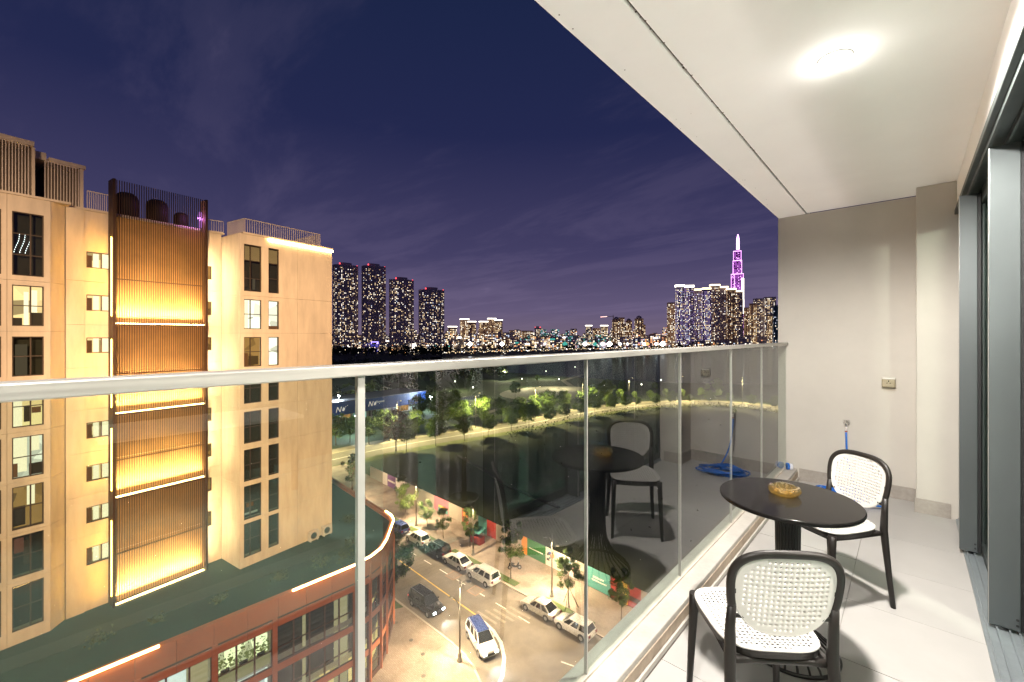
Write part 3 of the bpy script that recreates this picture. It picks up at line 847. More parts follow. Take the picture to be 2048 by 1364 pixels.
# riverside boulevard
bl = [(-97, -40), (-97.5, 20), (-98, 46.8), (-98.5, 58), (-97.5, 70), (-94, 90), (-91, 112), (-89.5, 137), (-86, 157), (-79.5, 176), (-70, 191), (-60, 198.5), (-50, 201), (-37, 198), (-15, 186), (30, 160)]
def offset_line(pts, w):
    out = []
    for i, p in enumerate(pts):
        a = pts[max(0, i - 1)]; b = pts[min(len(pts) - 1, i + 1)]
        d = sqrt((b[0] - a[0]) ** 2 + (b[1] - a[1]) ** 2); out.append((p[0] - (b[1] - a[1]) / d * w, p[1] + (b[0] - a[0]) / d * w))
    return out
def band(pts, w0, w1, z):
    A, B = offset_line(pts, w0), offset_line(pts, w1)
    n = len(pts); mb = MB()
    return mb.add([(x, y, z) for x, y in A] + [(x, y, z) for x, y in B], [(i, i + 1, n + i + 1, n + i) for i in range(n - 1)])
ob('boulevard', band(bl, 0, 9.5, G + .004), M_blvd, kind='structure')
ob('boulevard_verge', band(bl, -3.5, -.05, G - .01), mat('verge_grass', (.075, .085, .020), .95, var=.35, scale=.5), kind='structure')
ob('boulevard_footpath', band(bl, 9.6, 14, G + .006), mat('footpath_concrete', (.22, .19, .13), .9, var=.2, scale=.4), kind='structure')
ob('road_marking_or_trail', band(bl, 4.65, 4.85, G + .010), M_paint, kind='structure')
# riverside park: lawns, paved circle and paths
M_park = mat('park_lawn', (.030, .048, .020), .95, var=.4, scale=.1)
ob('park_lawn', band(bl, 14.1, 150, G - .02), M_park, kind='structure')
def disc(cx, cy, r, z, n=40, sq=1.): return MB().sheet([(cx + r * cos(2 * pi * k / n), cy + r * sq * sin(2 * pi * k / n)) for k in range(n)], z)
M_plaza = mat('plaza_paving', (.33, .30, .23), .85, var=.15, scale=.2)
ob('plaza', disc(-140, 182, 24, G + .012, sq=1.3), M_plaza, kind='structure')
ob('path', band([(-118, 100), (-124, 128), (-130, 160)], -1.6, 1.6, G + .016), M_plaza, kind='structure')
ob('path', band([(-150, 214), (-172, 236), (-186, 282)], -1.8, 1.8, G + .016), M_plaza, kind='structure')

# river
wt = mat('river_water', (.004, .007, .010), .9, var=0, spec=0)
t_ = wt.node_tree; co_ = N(t_, 'ShaderNodeTexCoord'); nz_ = N(t_, 'ShaderNodeTexNoise'); nz_.inputs['Scale'].default_value = .35; nz_.inputs['Detail'].default_value = 4
bp_ = N(t_, 'ShaderNodeBump'); bp_.inputs['Strength'].default_value = .25; bp_.inputs['Distance'].default_value = .3
L(t_, co_.outputs['Object'], nz_.inputs['Vector']); L(t_, nz_.outputs[0], bp_.inputs['Height'])
gl_ = N(t_, 'ShaderNodeBsdfGlossy'); gl_.inputs['Roughness'].default_value = .10; gl_.inputs[0].default_value = (.8, .9, 1, 1); L(t_, bp_.outputs[0], gl_.inputs['Normal'])
mw_ = N(t_, 'ShaderNodeMixShader'); mw_.inputs[0].default_value = .16
L(t_, t_.nodes['Principled BSDF'].outputs[0], mw_.inputs[1]); L(t_, gl_.outputs[0], mw_.inputs[2]); L(t_, mw_.outputs[0], [q for q in t_.nodes if q.type == 'OUTPUT_MATERIAL'][0].inputs[0])
shore = [bearing(u, d) for u, d in ((860, 470), (930, 400), (1000, 360), (1170, 306), (1300, 282), (1450, 268), (1600, 262), (1900, 250), (11500, 240))]
far_sh = [bearing(u, d) for u, d in ((11500, 950), (1900, 960), (1600, 950), (1400, 940), (1250, 860), (1170, 800), (1000, 660), (900, 620), (860, 610))]
ob('river', MB().sheet(shore + far_sh, G - .012), wt, kind='structure')

# ------------------------------------------------------------------ hoarding along the far pavement
ho = empty('construction_hoarding', (0, 0, G + .13), label='long construction hoarding of printed boards along the far pavement', cat='hoarding')
def boardm(name, c): return mat('board_' + name, c, .6, var=.06, scale=2)
B = {'grey': boardm('grey', (.30, .26, .21)), 'white': boardm('white', (.62, .57, .52)), 'purple': boardm('purple', (.17, .08, .22)), 'pink': boardm('pink', (.42, .13, .16)),
     'red': boardm('red', (.33, .035, .028)), 'teal': boardm('teal', (.07, .24, .22)), 'green': boardm('green', (.035, .15, .05)), 'orange': boardm('orange', (.62, .24, .05)), 'dark': boardm('dark', (.045, .04, .035)),
     'yellow': boardm('yellow', (.62, .42, .06)), 'blue': boardm('blue', (.06, .12, .38))}
hp0, hp1 = (-84., 46.3), (14., 42.2)
fr_h, Lh = frame(hp0, hp1)
def hx(x): return (x - hp0[0]) / (hp1[0] - hp0[0]) * Lh
layout = []
x = -84.
named = [(-78.5, -76.6, 'white'), (-76.6, -73.4, 'purple'), (-73.4, -70.0, 'white'), (-60.4, -56.2, 'pink'), (-52.6, -51.0, 'red'), (-48.6, -46.6, 'teal'), (-46.6, -44.6, 'red'), (-39.4, -38.3, 'orange'), (-38.3, -35.0, 'green'), (-35.0, -32.4, 'white'), (-32.4, -30.0, 'white'), (-28.4, -25.2, 'teal'), (-25.2, -24.3, 'red'), (-24.3, -23.0, 'yellow'), (-23.0, -21.4, 'red')]
cur = -84.
for a, b, c in named + [(14, 14, 'grey')]:
    while cur < a - .05:
        nx_ = min(cur + 2.4, a); layout.append((cur, nx_, 'grey')); cur = nx_
    if b > a: layout.append((a, b, c)); cur = b
for a, b, c in layout:
    o = ob('board', MB().fbox(fr_h, hx(a) + .012, hx(b) - .012, 0, 2.35, 0, .05), B[c], ho)
    if c == 'purple': ob('printed_band', MB().fbox(fr_h, hx(a) + .2, hx(b) - .2, 1.0, 1.35, .0505, .053), B['white'], o)
    if c == 'green': ob('printed_line', MB().fbox(fr_h, hx(a) + .35, hx(b) - .5, 1.12, 1.24, .0505, .053), B['white'], o)
    if c == 'pink':
        ob('printed_band', MB().fbox(fr_h, hx(a) + 1.2, hx(b) - .2, .1, .75, .0505, .053), B['teal'], o)
        ob('printed_band', MB().fbox(fr_h, hx(a) + 1.3, hx(b) - .9, .85, 1.15, .0505, .053), B['yellow'], o)
    if c == 'white' and a > -40:
        for q in range(9):
            ca, cz = random.uniform(hx(a) + .35, hx(b) - .35), random.uniform(.4, 1.9); rr = random.uniform(.15, .32)
            ob('printed_shape', MB().fbox(fr_h, ca - rr, ca + rr, cz - rr * .7, cz + rr * .7, .0505 + q * .001, .0513 + q * .001), B[random.choice(['teal', 'pink', 'dark', 'pink', 'blue', 'orange'])], o)
    if c == 'teal' and a > -40:
        ob('printed_line', MB().fbox(fr_h, hx(a) + .8, hx(b) - .9, 1.3, 1.5, .0505, .053), B['white'], o)
        ob('printed_line', MB().fbox(fr_h, hx(a) + .6, hx(b) - .5, .95, 1.1, .0505, .053), B['white'], o)
    if c == 'yellow': ob('printed_shape', MB().fbox(fr_h, hx(a) + .1, hx(b) - .1, .1, 1.0, .0505, .053), B['dark'], o)
    if c == 'red' and a > -24:
        ob('printed_shape', MB().fbox(fr_h, hx(a) + .1, hx(b) - .1, .65, 1.2, .0505, .053), B['dark'], o)
        ob('printed_shape', MB().fbox(fr_h, hx(a) + .1, hx(b) - .1, .1, .5, .0505, .053), B['pink'], o)
    if c == 'red' and a < -50: ob('printed_shape', MB().fbox(fr_h, hx(a) + .2, hx(b) - .3, 1.2, 2.0, .0505, .053), B['orange'], o)
    ob('post', MB().fbox(fr_h, hx(a) - .04, hx(a) + .04, 0, 2.2, -.08, -.002), M_concrete, ho)
# stall of painted panels standing before the hoarding
kq = empty('painted_stall', (-46.0, 42.2, G + .13), .06, label='small red and teal painted stall standing against the hoarding', cat='stall')
ob('counter', MB().box(-1.0, -.5, 0, 1.0, .5, 1.0), B['red'], kq, bevel=.03)
ob('awning', MB().add([(-1.1, -.8, 1.75), (1.1, -.8, 1.75), (1.1, .6, 2.15), (-1.1, .6, 2.15), (-1.1, -.8, 1.70), (1.1, -.8, 1.70), (1.1, .6, 2.1), (-1.1, .6, 2.1)], [(0, 1, 2, 3), (7, 6, 5, 4), (0, 4, 5, 1), (1, 5, 6, 2), (2, 6, 7, 3), (3, 7, 4, 0)]), B['teal'], kq)
for sx in (-1, 1):
    for sy in (-.7, .5): ob('post', MB().tube([(sx, sy, 0), (sx, sy, 1.72 if sy < 0 else 2.05)], .03, 6), M_dark, kq)
ob('side_panel', MB().box(-1.04, -.4, .2, -1.01, .5, 1.7), B['blue'], kq)

# ------------------------------------------------------------------ street lamps
M_pole = mat('lamp_post_paint', (.13, .12, .10), .5, .5, var=.1)
def street_lamp(x, y, h, arms, label, e, rot=0., col=WARM, group='street lamps', glow=18):
    t = empty('street_lamp', (x, y, G + .13), rot, label=label, cat='street lamp', group=group)
    ob('base', MB().lathe([(.26, 0), (.26, .12), (.17, .16), (.15, .62), (.11, .70), (.10, .72)], 12), M_pole, t)
    ob('pole', MB().tube([(0, 0, .7), (0, 0, h * .5), (0, 0, h)], [.085, .07, .05], 8), M_pole, t)
    for (ax, z0, ln) in arms:
        pts = [(0, 0, z0 - .9), (ax * ln * .25, 0, z0 - .35), (ax * ln * .6, 0, z0 - .05), (ax * ln, 0, z0)]
        ob('arm', MB().tube(pts, .045, 6), M_pole, t)
        hd = ob('lamp_head', MB().lathe([(0, .06), (.12, .05), (.24, 0), (.24, -.03), (.19, -.05)], 12, c=(ax * ln, 0, z0)), M_pole, t)
        ob('lens', MB().lathe([(0, -.075), (.12, -.07), (.185, -.052)], 12, c=(ax * ln, 0, z0)), emit('street_lens', (1, .72, .42), glow), hd)
        lamp('street_light', 'SPOT', (ax * ln, 0, z0 - .09), e, col, t, spot_size=R_(150), spot_blend=.35, shadow_soft_size=.12)
    return t
street_lamp(-30.4, 25.7, 7.6, ((.7, 7.6, 1.4), (-.72, 5.6, 1.3)), 'tall twin arm street lamp on the pavement corner below', 12500, .25)
street_lamp(-30.2, 39.3, 7.2, ((1, 7.1, 1.2), (-1, 5.4, 1.1)), 'twin arm street lamp behind the silver car on the far pavement', 12500, -1.57)
street_lamp(-57.2, 39.4, 7.2, ((1, 7.1, 1.2), (-1, 5.4, 1.1)), 'twin arm street lamp between the blue and white parked cars', 11500, -1.57)
street_lamp(-43.8, 39.4, 7.2, ((1, 7.1, 1.2),), 'single arm street lamp behind the parked white saloon', 11500, -1.57)
street_lamp(-16.2, 39.4, 7.2, ((1, 7.1, 1.2),), 'single arm street lamp beyond the printed hoarding end', 12500, -1.57)
street_lamp(-23.2, 8.0, 7.6, ((1, 7.6, 1.4),), 'street lamp on the pavement beside the podium shopfronts', 12500, 0)
street_lamp(-74.0, 39.6, 7.2, ((1, 7.1, 1.2),), 'single arm street lamp on the far pavement near the boulevard', 11500, -1.57)

# boulevard lamps
bl_pts = along(offset_line(bl, 10.4), 27.)
k_ = 0
for (x, y, a) in bl_pts:
    if y < 25 or x > 5: continue
    k_ += 1
    t = empty('boulevard_lamp', (x, y, G), a, label='thin boulevard lamp post, ' + ORD[k_ - 1] + ' along the curve from the crossing', cat='street lamp', group='lamps along the boulevard')
    ob('pole', MB().tube([(0, 0, 0), (0, 0, 6), (0, 0, 11.5)], [.10, .075, .05], 6), M_pole, t)
    ob('arm', MB().tube([(0, 0, 11.4), (0, -1.2, 11.7), (0, -2.2, 11.75)], .035, 5), M_pole, t)
    ob('lamp_head', MB().box(-.15, -2.6, 11.70, .15, -1.9, 11.80), M_pole, t)
    ob('lens', MB().box(-.13, -2.55, 11.66, .13, -1.95, 11.699), emit('boulevard_lens', (1, .78, .42), 9), t)
    lamp('boulevard_light', 'SPOT', (0, -2.3, 11.6), 62000, (1.0, .80, .42), t, spot_size=R_(146), spot_blend=.4, shadow_soft_size=.15)
# round park lamps on thin posts
k_ = 0
for (u, d) in ((1010, 292), (1044, 246), (1092, 300), (1118, 244), (946, 205), (722, 214), (1210, 215), (1258, 232), (1283, 218), (1322, 240), (910, 232), (985, 330), (1150, 340)):
    x, y = bearing(u, d); k_ += 1
    t = empty('park_lamp', (x, y, G), label='white globe park lamp, ' + ORD[k_ - 1] + ' of those scattered through the riverside park', cat='park lamp', group='globe lamps in the riverside park')
    ob('pole', MB().tube([(0, 0, 0), (0, 0, 5.2)], .07, 5), M_pole, t)
    ob('globe', MB().lathe([(0, 5.1), (.25, 5.2), (.36, 5.5), (.25, 5.8), (0, 5.9)], 10), emit('park_globe', (1, .92, .78), 7), t)
    if k_ in (1, 2, 3, 4, 5, 6, 11): lamp('park_light', 'POINT', (0, 0, 6.3), 16000, (1, .85, .55), t, shadow_soft_size=.35)
# two white work floodlights
for i, (u, d, h, lab) in enumerate(((862, 172, 5.5, 'bright white floodlight mast in the park beyond the blue shopfront'), (713, 128, 6.0, 'bright white floodlight mast behind the corner trees'), (678, 150, 9.0, 'white floodlight on a mast above the blue shopfront'))):
    x, y = bearing(u, d)
    t = empty('floodlight_mast', (x, y, G), label=lab, cat='floodlight', group='white floodlights near the blue shopfront')
    ob('pole', MB().tube([(0, 0, 0), (0, 0, h)], .08, 6), M_pole, t)
    for dx in (-.5, .5):
        hd = ob('lamp_head', MB().box(dx - .32, -.12, h - .1, dx + .32, .12, h + .4), M_pole, t)
        ob('lens', MB().box(dx - .28, -.16, h - .06, dx + .28, -.121, h + .36).box(dx - .28, .121, h - .06, dx + .28, .16, h + .36), emit('flood_lens', (.80, .90, 1), 40), hd)
    lamp('flood_light', 'POINT', (0, -.3, h + .2), 11500, (.82, .92, 1), t, shadow_soft_size=.3)

# ================================================================== CREAM APARTMENT BLOCK ON THE PODIUM
M_cream = mat('cream_cladding', (.58, .50, .40), .85, var=.15, scale=1.3, bump=.05, bscale=8, stretch=(1, 1, .22))
M_cream2 = mat('cream_core', (.30, .26, .21), .9, var=.05)
M_bronze = mat('bronze_panel', (.24, .135, .055), .6, .25, var=.22, scale=.9)
M_slat = mat('bronze_slat', (.058, .028, .015), .5, .35, var=.12, scale=2)
M_frame = mat('window_frame_bronze', (.055, .035, .022), .5, .2, var=.1)
M_rail = mat('white_railing', (.62, .55, .49), .5, var=.05)
M_tank = mat('tank_dark', (.010, .007, .006), .7, var=.2)
M_int = {
    'dark': mat('dim_room', (.035, .028, .022), .8, var=.4, scale=.8),
    'warm': room_emit('lit_room_warm', (1.0, .66, .30), 2.0, .9),
    'soft': room_emit('lit_room_soft', (.95, .60, .28), .8, .9),
    'white': room_emit('lit_room_white', (1.0, .90, .72), 2.4, .7),
    'amber': room_emit('lit_room_amber', (.9, .45, .14), .7, 1.2),
}
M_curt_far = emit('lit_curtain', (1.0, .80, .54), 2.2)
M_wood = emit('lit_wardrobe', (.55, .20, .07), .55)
block = empty('apartment_block', (-44.489, 10.306, RF), atan2(.17, .9854), label='cream apartment block with a lit bronze slat screen, on the low podium', cat='apartment block')
# local axes: +x out of the facade, +y along it (to the right in the photo), z up from the podium roof
Z = lambda z: z - RF
def openings_for(rows, cols): return [(c0, c1, Z(z0), Z(z1)) for (z0, z1) in rows for (c0, c1) in cols]
def panel_wall(fr, a0, a1, bands, ops, th=.2, name='wall_panel', m=None, gap=.008, verts=()):
    """One panel per floor band (split also at verts); rectangles around openings joined in that panel."""
    cuts = [a0] + [v for v in verts if a0 < v < a1] + [a1]
    for (z0, z1) in zip(bands[:-1], bands[1:]):
        for (c0, c1) in zip(cuts[:-1], cuts[1:]):
            xs = sorted({c0, c1} | {max(c0, min(c1, o[i])) for o in ops for i in (0, 1)})
            zs = sorted({z0, z1} | {max(z0, min(z1, o[i])) for o in ops for i in (2, 3)})
            mb = MB()
            for x0, x1 in zip(xs[:-1], xs[1:]):
                run = None
                for q0, q1 in zip(zs[:-1], zs[1:]):
                    mx_, mz_ = (x0 + x1) / 2, (q0 + q1) / 2
                    hole = any(o[0] < mx_ < o[1] and o[2] < mz_ < o[3] for o in ops)
                    if hole:
                        if run: mb.fbox(fr, x0 + (gap if x0 == c0 else 0), x1 - (gap if x1 == c1 else 0), run[0] + (gap if run[0] == z0 else 0), run[1], -th, 0); run = None
                    else:
                        run = (run[0], q1) if run else (q0, q1)
                if run: mb.fbox(fr, x0 + (gap if x0 == c0 else 0), x1 - (gap if x1 == c1 else 0), run[0] + (gap if run[0] == z0 else 0), run[1] - (gap if run[1] == z1 else 0), -th, 0)
            if mb.v: ob(name, mb, m or M_cream, block)
def window(fr, a0, a1, z0, z1, vx, hz, inside, extra=None, parent=None, th=.06, fm=None, deep=.9, pane=True):
    parent = parent or block
    f = MB(); d0, d1 = -.16, -.07
    f.fbox(fr, a0, a0 + th, z0, z1, d0, d1); f.fbox(fr, a1 - th, a1, z0, z1, d0, d1)
    f.fbox(fr, a0 + th, a1 - th, z0, z0 + th, d0, d1); f.fbox(fr, a0 + th, a1 - th, z1 - th, z1, d0, d1)
    for v in vx: c = a0 + (a1 - a0) * v; f.fbox(fr, c - .035, c + .035, z0 + th, z1 - th, d0 + .01, d1 - .012)
    for h in hz: c = z0 + (z1 - z0) * h; f.fbox(fr, a0 + th, a1 - th, c - .03, c + .03, d0 + .02, d1 - .022)
    w = ob('window', f, fm or M_frame, parent)
    if pane: ob('pane', MB().fbox(fr, a0 + .02, a1 - .02, z0 + .02, z1 - .02, -.125, -.119), M_paneglass, w)
    if inside:
        ob('room', MB().fbox(fr, a0 - .3, a1 + .3, z0 - .1, z1 + .1, -deep - .03, -deep), M_int[inside] if isinstance(inside, str) else inside, w)
    for (e0, e1, h0, h1, dd, mm) in (extra or []):
        ob('furnishing', MB().fbox(fr, a0 + (a1 - a0) * e0, a0 + (a1 - a0) * e1, z0 + (z1 - z0) * h0, z0 + (z1 - z0) * h1, -dd - .03, -dd), mm, w)
    return w
top = Z(10.5)
rowsL = [(-17.233, -14.333), (-13.85, -11.208), (-10.789, -8.051), (-7.535, -4.893), (-4.281, -1.65), (-1.027, 1.518), (2.194, 4.804), (5.416, 9.475)]
bandsL = [0] + [Z(b) for b in (-14.1, -11.0, -7.8, -4.6, -1.35, 1.85, 5.1)] + [top]
rowsF = [(-17.254, -14.377), (-14.077, -11.2), (-10.814, -8.109), (-7.594, -4.89), (-4.203, -1.65), (-1.069, 1.464), (2.151, 4.684), (5.371, 9.363)]
bandsF = [0] + [Z(b) for b in (-14.22, -11.0, -7.85, -4.55, -1.35, 1.8, 5.0)] + [Z(10.2)]
rowsH = [(-14.846, -13.579), (-11.842, -10.684), (-8.874, -7.716), (-5.797, -4.639), (-2.75, -1.6), (.319, 1.441), (3.36, 4.518), (6.436, 7.594)]
bandsH = [0] + [Z(b) for b in (-12.7, -9.8, -6.75, -3.7, -.7, 2.35, 5.45)] + [top]
frF = (3.32, 0, 0, 1)            # right wing front, a = s
frR = (0, 0, 1, 0)               # its return, a = n (0..3.32), facing -y
frP = (0, -9.7, 0, 1)            # recessed wall, a = s + 9.7
frL = (.845, -30.0, 0, 1)        # left wing front
frC, LC = frame((.845, -10.57), (0, -9.72))   # chamfer
# right wing
opF = openings_for(rowsF, [(.31, 1.74), (2.34, 3.27)])
panel_wall(frF, 0, 8.6, bandsF, opF, verts=(5.0,))
fbox_ret = (3.32 - .2, 0, -1, 0)
frR2 = (0, .0, 1, 0)
panel_wall(frR2, .02, 3.115, bandsF, [], th=.2)
lit_F = ['dark', 'dark', 'dark', 'dark', 'dark', 'amber', 'white', 'dark']
lit_F2 = ['dark', 'dark', 'dark', 'dark', 'dark', 'white', 'white', 'dark']
for i, (z0, z1) in enumerate(rowsF):
    tall = i == 7
    ex = []
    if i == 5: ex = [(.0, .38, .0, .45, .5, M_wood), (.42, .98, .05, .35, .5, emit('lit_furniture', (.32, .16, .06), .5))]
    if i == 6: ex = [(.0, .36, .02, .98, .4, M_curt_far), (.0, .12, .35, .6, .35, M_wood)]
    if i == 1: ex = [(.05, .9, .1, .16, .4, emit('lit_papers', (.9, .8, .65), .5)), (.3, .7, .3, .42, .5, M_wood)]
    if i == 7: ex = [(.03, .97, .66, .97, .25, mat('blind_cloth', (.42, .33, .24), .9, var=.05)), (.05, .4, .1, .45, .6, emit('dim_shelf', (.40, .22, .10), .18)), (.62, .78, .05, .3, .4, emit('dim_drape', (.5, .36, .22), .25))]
    window(frF, .31, 1.74, Z(z0), Z(z1), (.38,), (.28, .66) if tall else (.5,), lit_F[i], ex)
    window(frF, 2.34, 3.27, Z(z0), Z(z1), (), (.32, .66) if tall else (.5,), lit_F2[i],
           [(.03, .97, .66, .97, .25, MATS['blind_cloth'])] if tall else ([(.0, 1, .0, .12, .3, M_wood)] if i == 6 else None))
# recessed wall with the small windows and their sconces
opP = openings_for(rowsH, [(1.05, 2.62), (8.12, 8.95)])
opP2 = [o for o in opP]
panel_wall(frP, .93, 9.69, bandsH, opP2)
panel_wall((.10, -9.7, 0, 1), .0, .93, bandsH, [], th=.3)
sc_me = None
for i, (z0, z1) in enumerate(rowsH):
    window(frP, 1.05, 2.62, Z(z0), Z(z1), (.52,), (), 'warm', [(.03, .26, 0, .82, .5, M_wood), (.56, .97, .0, 1, .45, M_curt_far), (.30, .49, .0, .96, .5, M_curt_far)])
    window(frP, 8.12, 8.95, Z(z0), Z(z1), (), (), 'amber', [(.1, .6, 0, 1, .5, M_wood)])
for z in (5.6, -.1, -5.9, -12.1):
    o = ob('wall_sconce', MB().fbox(frP, 2.36, 2.52, Z(z) - .12, Z(z) + .22, .001, .11), M_frame, block)
    ob('bulb', MB().fbox(frP, 2.34, 2.54, Z(z) - .30, Z(z) - .121, .02, .12), emit('sconce_bulb', (1, .60, .20), 9, True), o)
# left wing and chamfer
ops = openings_for(rowsL, [(17.76, 19.14), (15.4, 17.32), (12.0, 13.5)])
panel_wall(frL, 0, 19.43, bandsL, ops, verts=(14.2, 17.55))
panel_wall(frC, .0, LC - .01, bandsL, [])
kinds = ['dark', 'dark', 'amber', 'white', 'warm', 'dark', 'warm', 'dark']
for i, (z0, z1) in enumerate(rowsL):
    tall = i == 7; ex = []
    if i == 6: ex = [(.60, .82, .28, .9, .35, M_curt_far), (.40, .55, 0, .85, .4, M_curt_far), (.02, .34, 0, .2, .3, M_frame), (.62, .98, .0, .34, .3, M_frame)]
    if i == 3: ex = [(.03, .5, .12, .95, .4, M_curt_far), (.62, .9, .6, .97, .4, M_curt_far), (.55, .98, .02, .3, .3, M_frame), (.05, .2, .02, .35, .3, M_wood)]
    if i == 4: ex = [(.4, .6, .1, .5, .4, M_frame), (.65, .95, .3, .45, .4, M_wood), (.05, .35, .0, .9, .4, M_curt_far)]
    if i == 2: ex = [(.5, .75, .5, .95, .4, M_curt_far), (.0, .45, .05, .5, .4, M_frame)]
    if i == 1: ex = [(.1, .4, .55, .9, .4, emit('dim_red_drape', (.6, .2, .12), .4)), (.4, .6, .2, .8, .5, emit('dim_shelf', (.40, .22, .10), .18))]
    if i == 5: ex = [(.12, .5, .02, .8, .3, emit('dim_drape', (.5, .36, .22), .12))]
    w = window(frL, 17.76, 19.14, Z(z0), Z(z1), (.58,), (.33, .66) if tall else (.5,), kinds[i], ex)
    if tall:
        fl_ = MB()
        for q in range(3):
            for s in range(9):
                t = s / 8.; a = 18.10 - 17.76 + q * .24 - .20 * t + .03 * sin(t * 5); z = Z(8.05) - 1.15 * t
                fl_.fbox(frL, 17.76 + a, 17.76 + a + .022, z, z + .06, -.30, -.28)
        ob('light_string', fl_, emit('string_light', (.85, .92, 1), 6), w, kind='stuff')
    for (a0, a1) in ((15.4, 17.32), (12.0, 13.5)):
        window(frL, a0, a1, Z(z0), Z(z1), (.5,), (.5,), ['dark', 'soft', 'dark', 'white'][(i + int(a0)) % 4])
# solid inside of the block, behind rooms and panels, and its hidden sides
core = MB()
core.box(-10, 0.25, 0, 3.32 - 1.3, 8.55, Z(9.9))
core.box(-10, -9.6, 0, -1.3, .2, top - .05)
core.box(-10, -30, 0, .845 - 1.3, -9.75, top - .05)
ob('inner_wall', core, M_cream2, block)
ob('side_wall', MB().box(-10, 8.402, 0, 3.115, 8.60, Z(10.2)), M_cream, block)
ob('roof', MB().box(-10.1, .21, Z(10.2) + .002, 3.40, 8.66, Z(10.2) + .16).box(-10.1, -9.58, top + .002, .08, .205, top + .15).box(-10.1, -30, top + .002, .93, -9.6, top + .15), M_cream, block)
# eaves LED over the right wing
ob('led_strip', MB().fbox(frF, 2.3, 8.62, Z(10.2) - .24, Z(10.2) - .04, .02, .14), M_led, block)
# railing round the right wing roof and the penthouse terraces
bal_me = {}
def railing(p, q, z0, z1, step, name='railing', w=.035):
    fr, Ln = frame(p, q)
    o = ob(name, MB().fbox(fr, 0, Ln, z1 - .06, z1, -.03, .03), M_rail, block)
    ob('bottom_bar', MB().fbox(fr, 0, Ln, z0, z0 + .05, -.025, .025), M_rail, o)
    key = round(z1 - z0, 3), w
    if key not in bal_me: bal_me[key] = MB().box(-w / 2, -w / 2, .05, w / 2, w / 2, z1 - z0 - .06).mesh('baluster', M_rail)
    n = max(1, int(Ln / step))
    for i in range(n + 1):
        ob('baluster', bal_me[key], parent=o, loc=(fr[0] + fr[2] * Ln * i / n, fr[1] + fr[3] * Ln * i / n, z0))
rz = Z(10.2) + .16
railing((3.0, .54), (3.0, 7.5), rz, rz + 1.25, .19, w=.03)
railing((.3, .35), (3.0, .54), rz, rz + 1.25, .16)
railing((-.3, -1.2), (.1, .1), rz + .3, rz + 1.3, .16, w=.03)
railing((3.0, 7.5), (-3, 7.5), rz, rz + 1.25, .16)
railing((-.05, -8.6), (-.05, -7.45), top + .15, top + 1.45, .105)
# penthouse: two set-back volumes behind tall white fins
pz = top + .15
pA, pB = Z(14.25), Z(13.75)
ph = MB().box(-6, -24, pz, -.9, -11.35, pA - .3).box(-6, -10.4, pz, -1.9, -8.75, pB - .25)
ob('penthouse_wall', ph, mat('penthouse_render', (.10, .075, .06), .9, var=.1), block)
ob('penthouse_roof', MB().box(-6.2, -24.2, pA - .298, .62, -11.25, pA).box(-6.2, -11.2, pB - .10, -.95, -10.45, pA - .1).box(-6.2, -10.42, pB - .248, -.35, -8.6, pB), M_cream, block)
ob('penthouse_cheek', MB().box(-6, -11.33, pz, .35, -11.18, pA - .3).box(-6, -8.88, pz, -.45, -8.7, pB - .25), M_cream, block)
railing((.5, -20), (.5, -11.5), pz, pA - .302, .135, w=.045)
railing((-.45, -10.6), (-.45, -8.95), pz, pB - .252, .14, w=.045)
# slat screen: a frame, back panels, one slat per blade, lamp lines at the foot of every other tier
SX = 1.2
ys0, ys1 = -7.38, -1.72
zb0, zt = .05, Z(12.85)
frS = (SX, 0, 0, 1)
scr = ob('slat_screen', MB().box(SX - .95, ys0 - .16, zb0, SX + .10, ys0, zt + .04).box(SX - .95, ys1, zb0, SX + .10, ys1 + .16, zt + .04), M_slat, block)
sl = MB().box(SX - .02, -.022, zb0, SX + .045, .022, zt).mesh('slat', M_slat)
NS = 40
for k in range(NS):
    ob('slat', sl, parent=scr, loc=(0, ys0 + (ys1 - ys0) * (k + .5) / NS, 0))
tiers = [-18.0, -14.2, -10.2, -7.4, -4.1, -1.15, 2.45, 5.75]
for z in tiers:
    ob('cross_rail', MB().box(SX - (.655 if z in (-10.2, -4.1, 2.45) else .14), ys0, Z(z) - .10, SX - .03, ys1, Z(z) - .02), M_slat, scr)
tz = tiers + [10.35]
for z0, z1 in zip(tz[:-1], tz[1:]):
    for a0, a1 in ((ys0, -4.56), (-4.54, ys1)):
        ob('back_panel', MB().box(SX - .72, a0, Z(z0) + .02, SX - .66, a1, Z(z1) - .02), M_bronze, scr)
for z in (-18.0, -10.2, -4.1, 2.45):
    ob('led_strip', MB().box(SX - .36, ys0 + .02, Z(z) + .0, SX - .20, ys1 - .02, Z(z) + .05), emit('screen_led', (1.0, .66, .28), 40, True), scr)
    la = lamp('screen_wash', 'AREA', (SX - .30, (ys0 + ys1) / 2, Z(z) + .07), 2600, (1.0, .68, .29), scr, shape='RECTANGLE', size=.08, size_y=5.5, spread=R_(75))
    la.rotation_euler = (pi, R_(-9), 0)
for y in (ys0 + .06, ys1 - .06):
    for z0, z1 in ((-17.2, -10.9), (-9.6, -4.4), (-3.6, 2.1), (3.0, 9.6)):
        ob('led_strip', MB().box(SX + .02, y - .018 - (.10 if y < -5 else -.10), Z(z0), SX + .05, y + .018 - (.10 if y < -5 else -.10), Z(z0) + (z1 - z0) * .86), emit('side_led', (1.0, .62, .22), 20, True), scr)
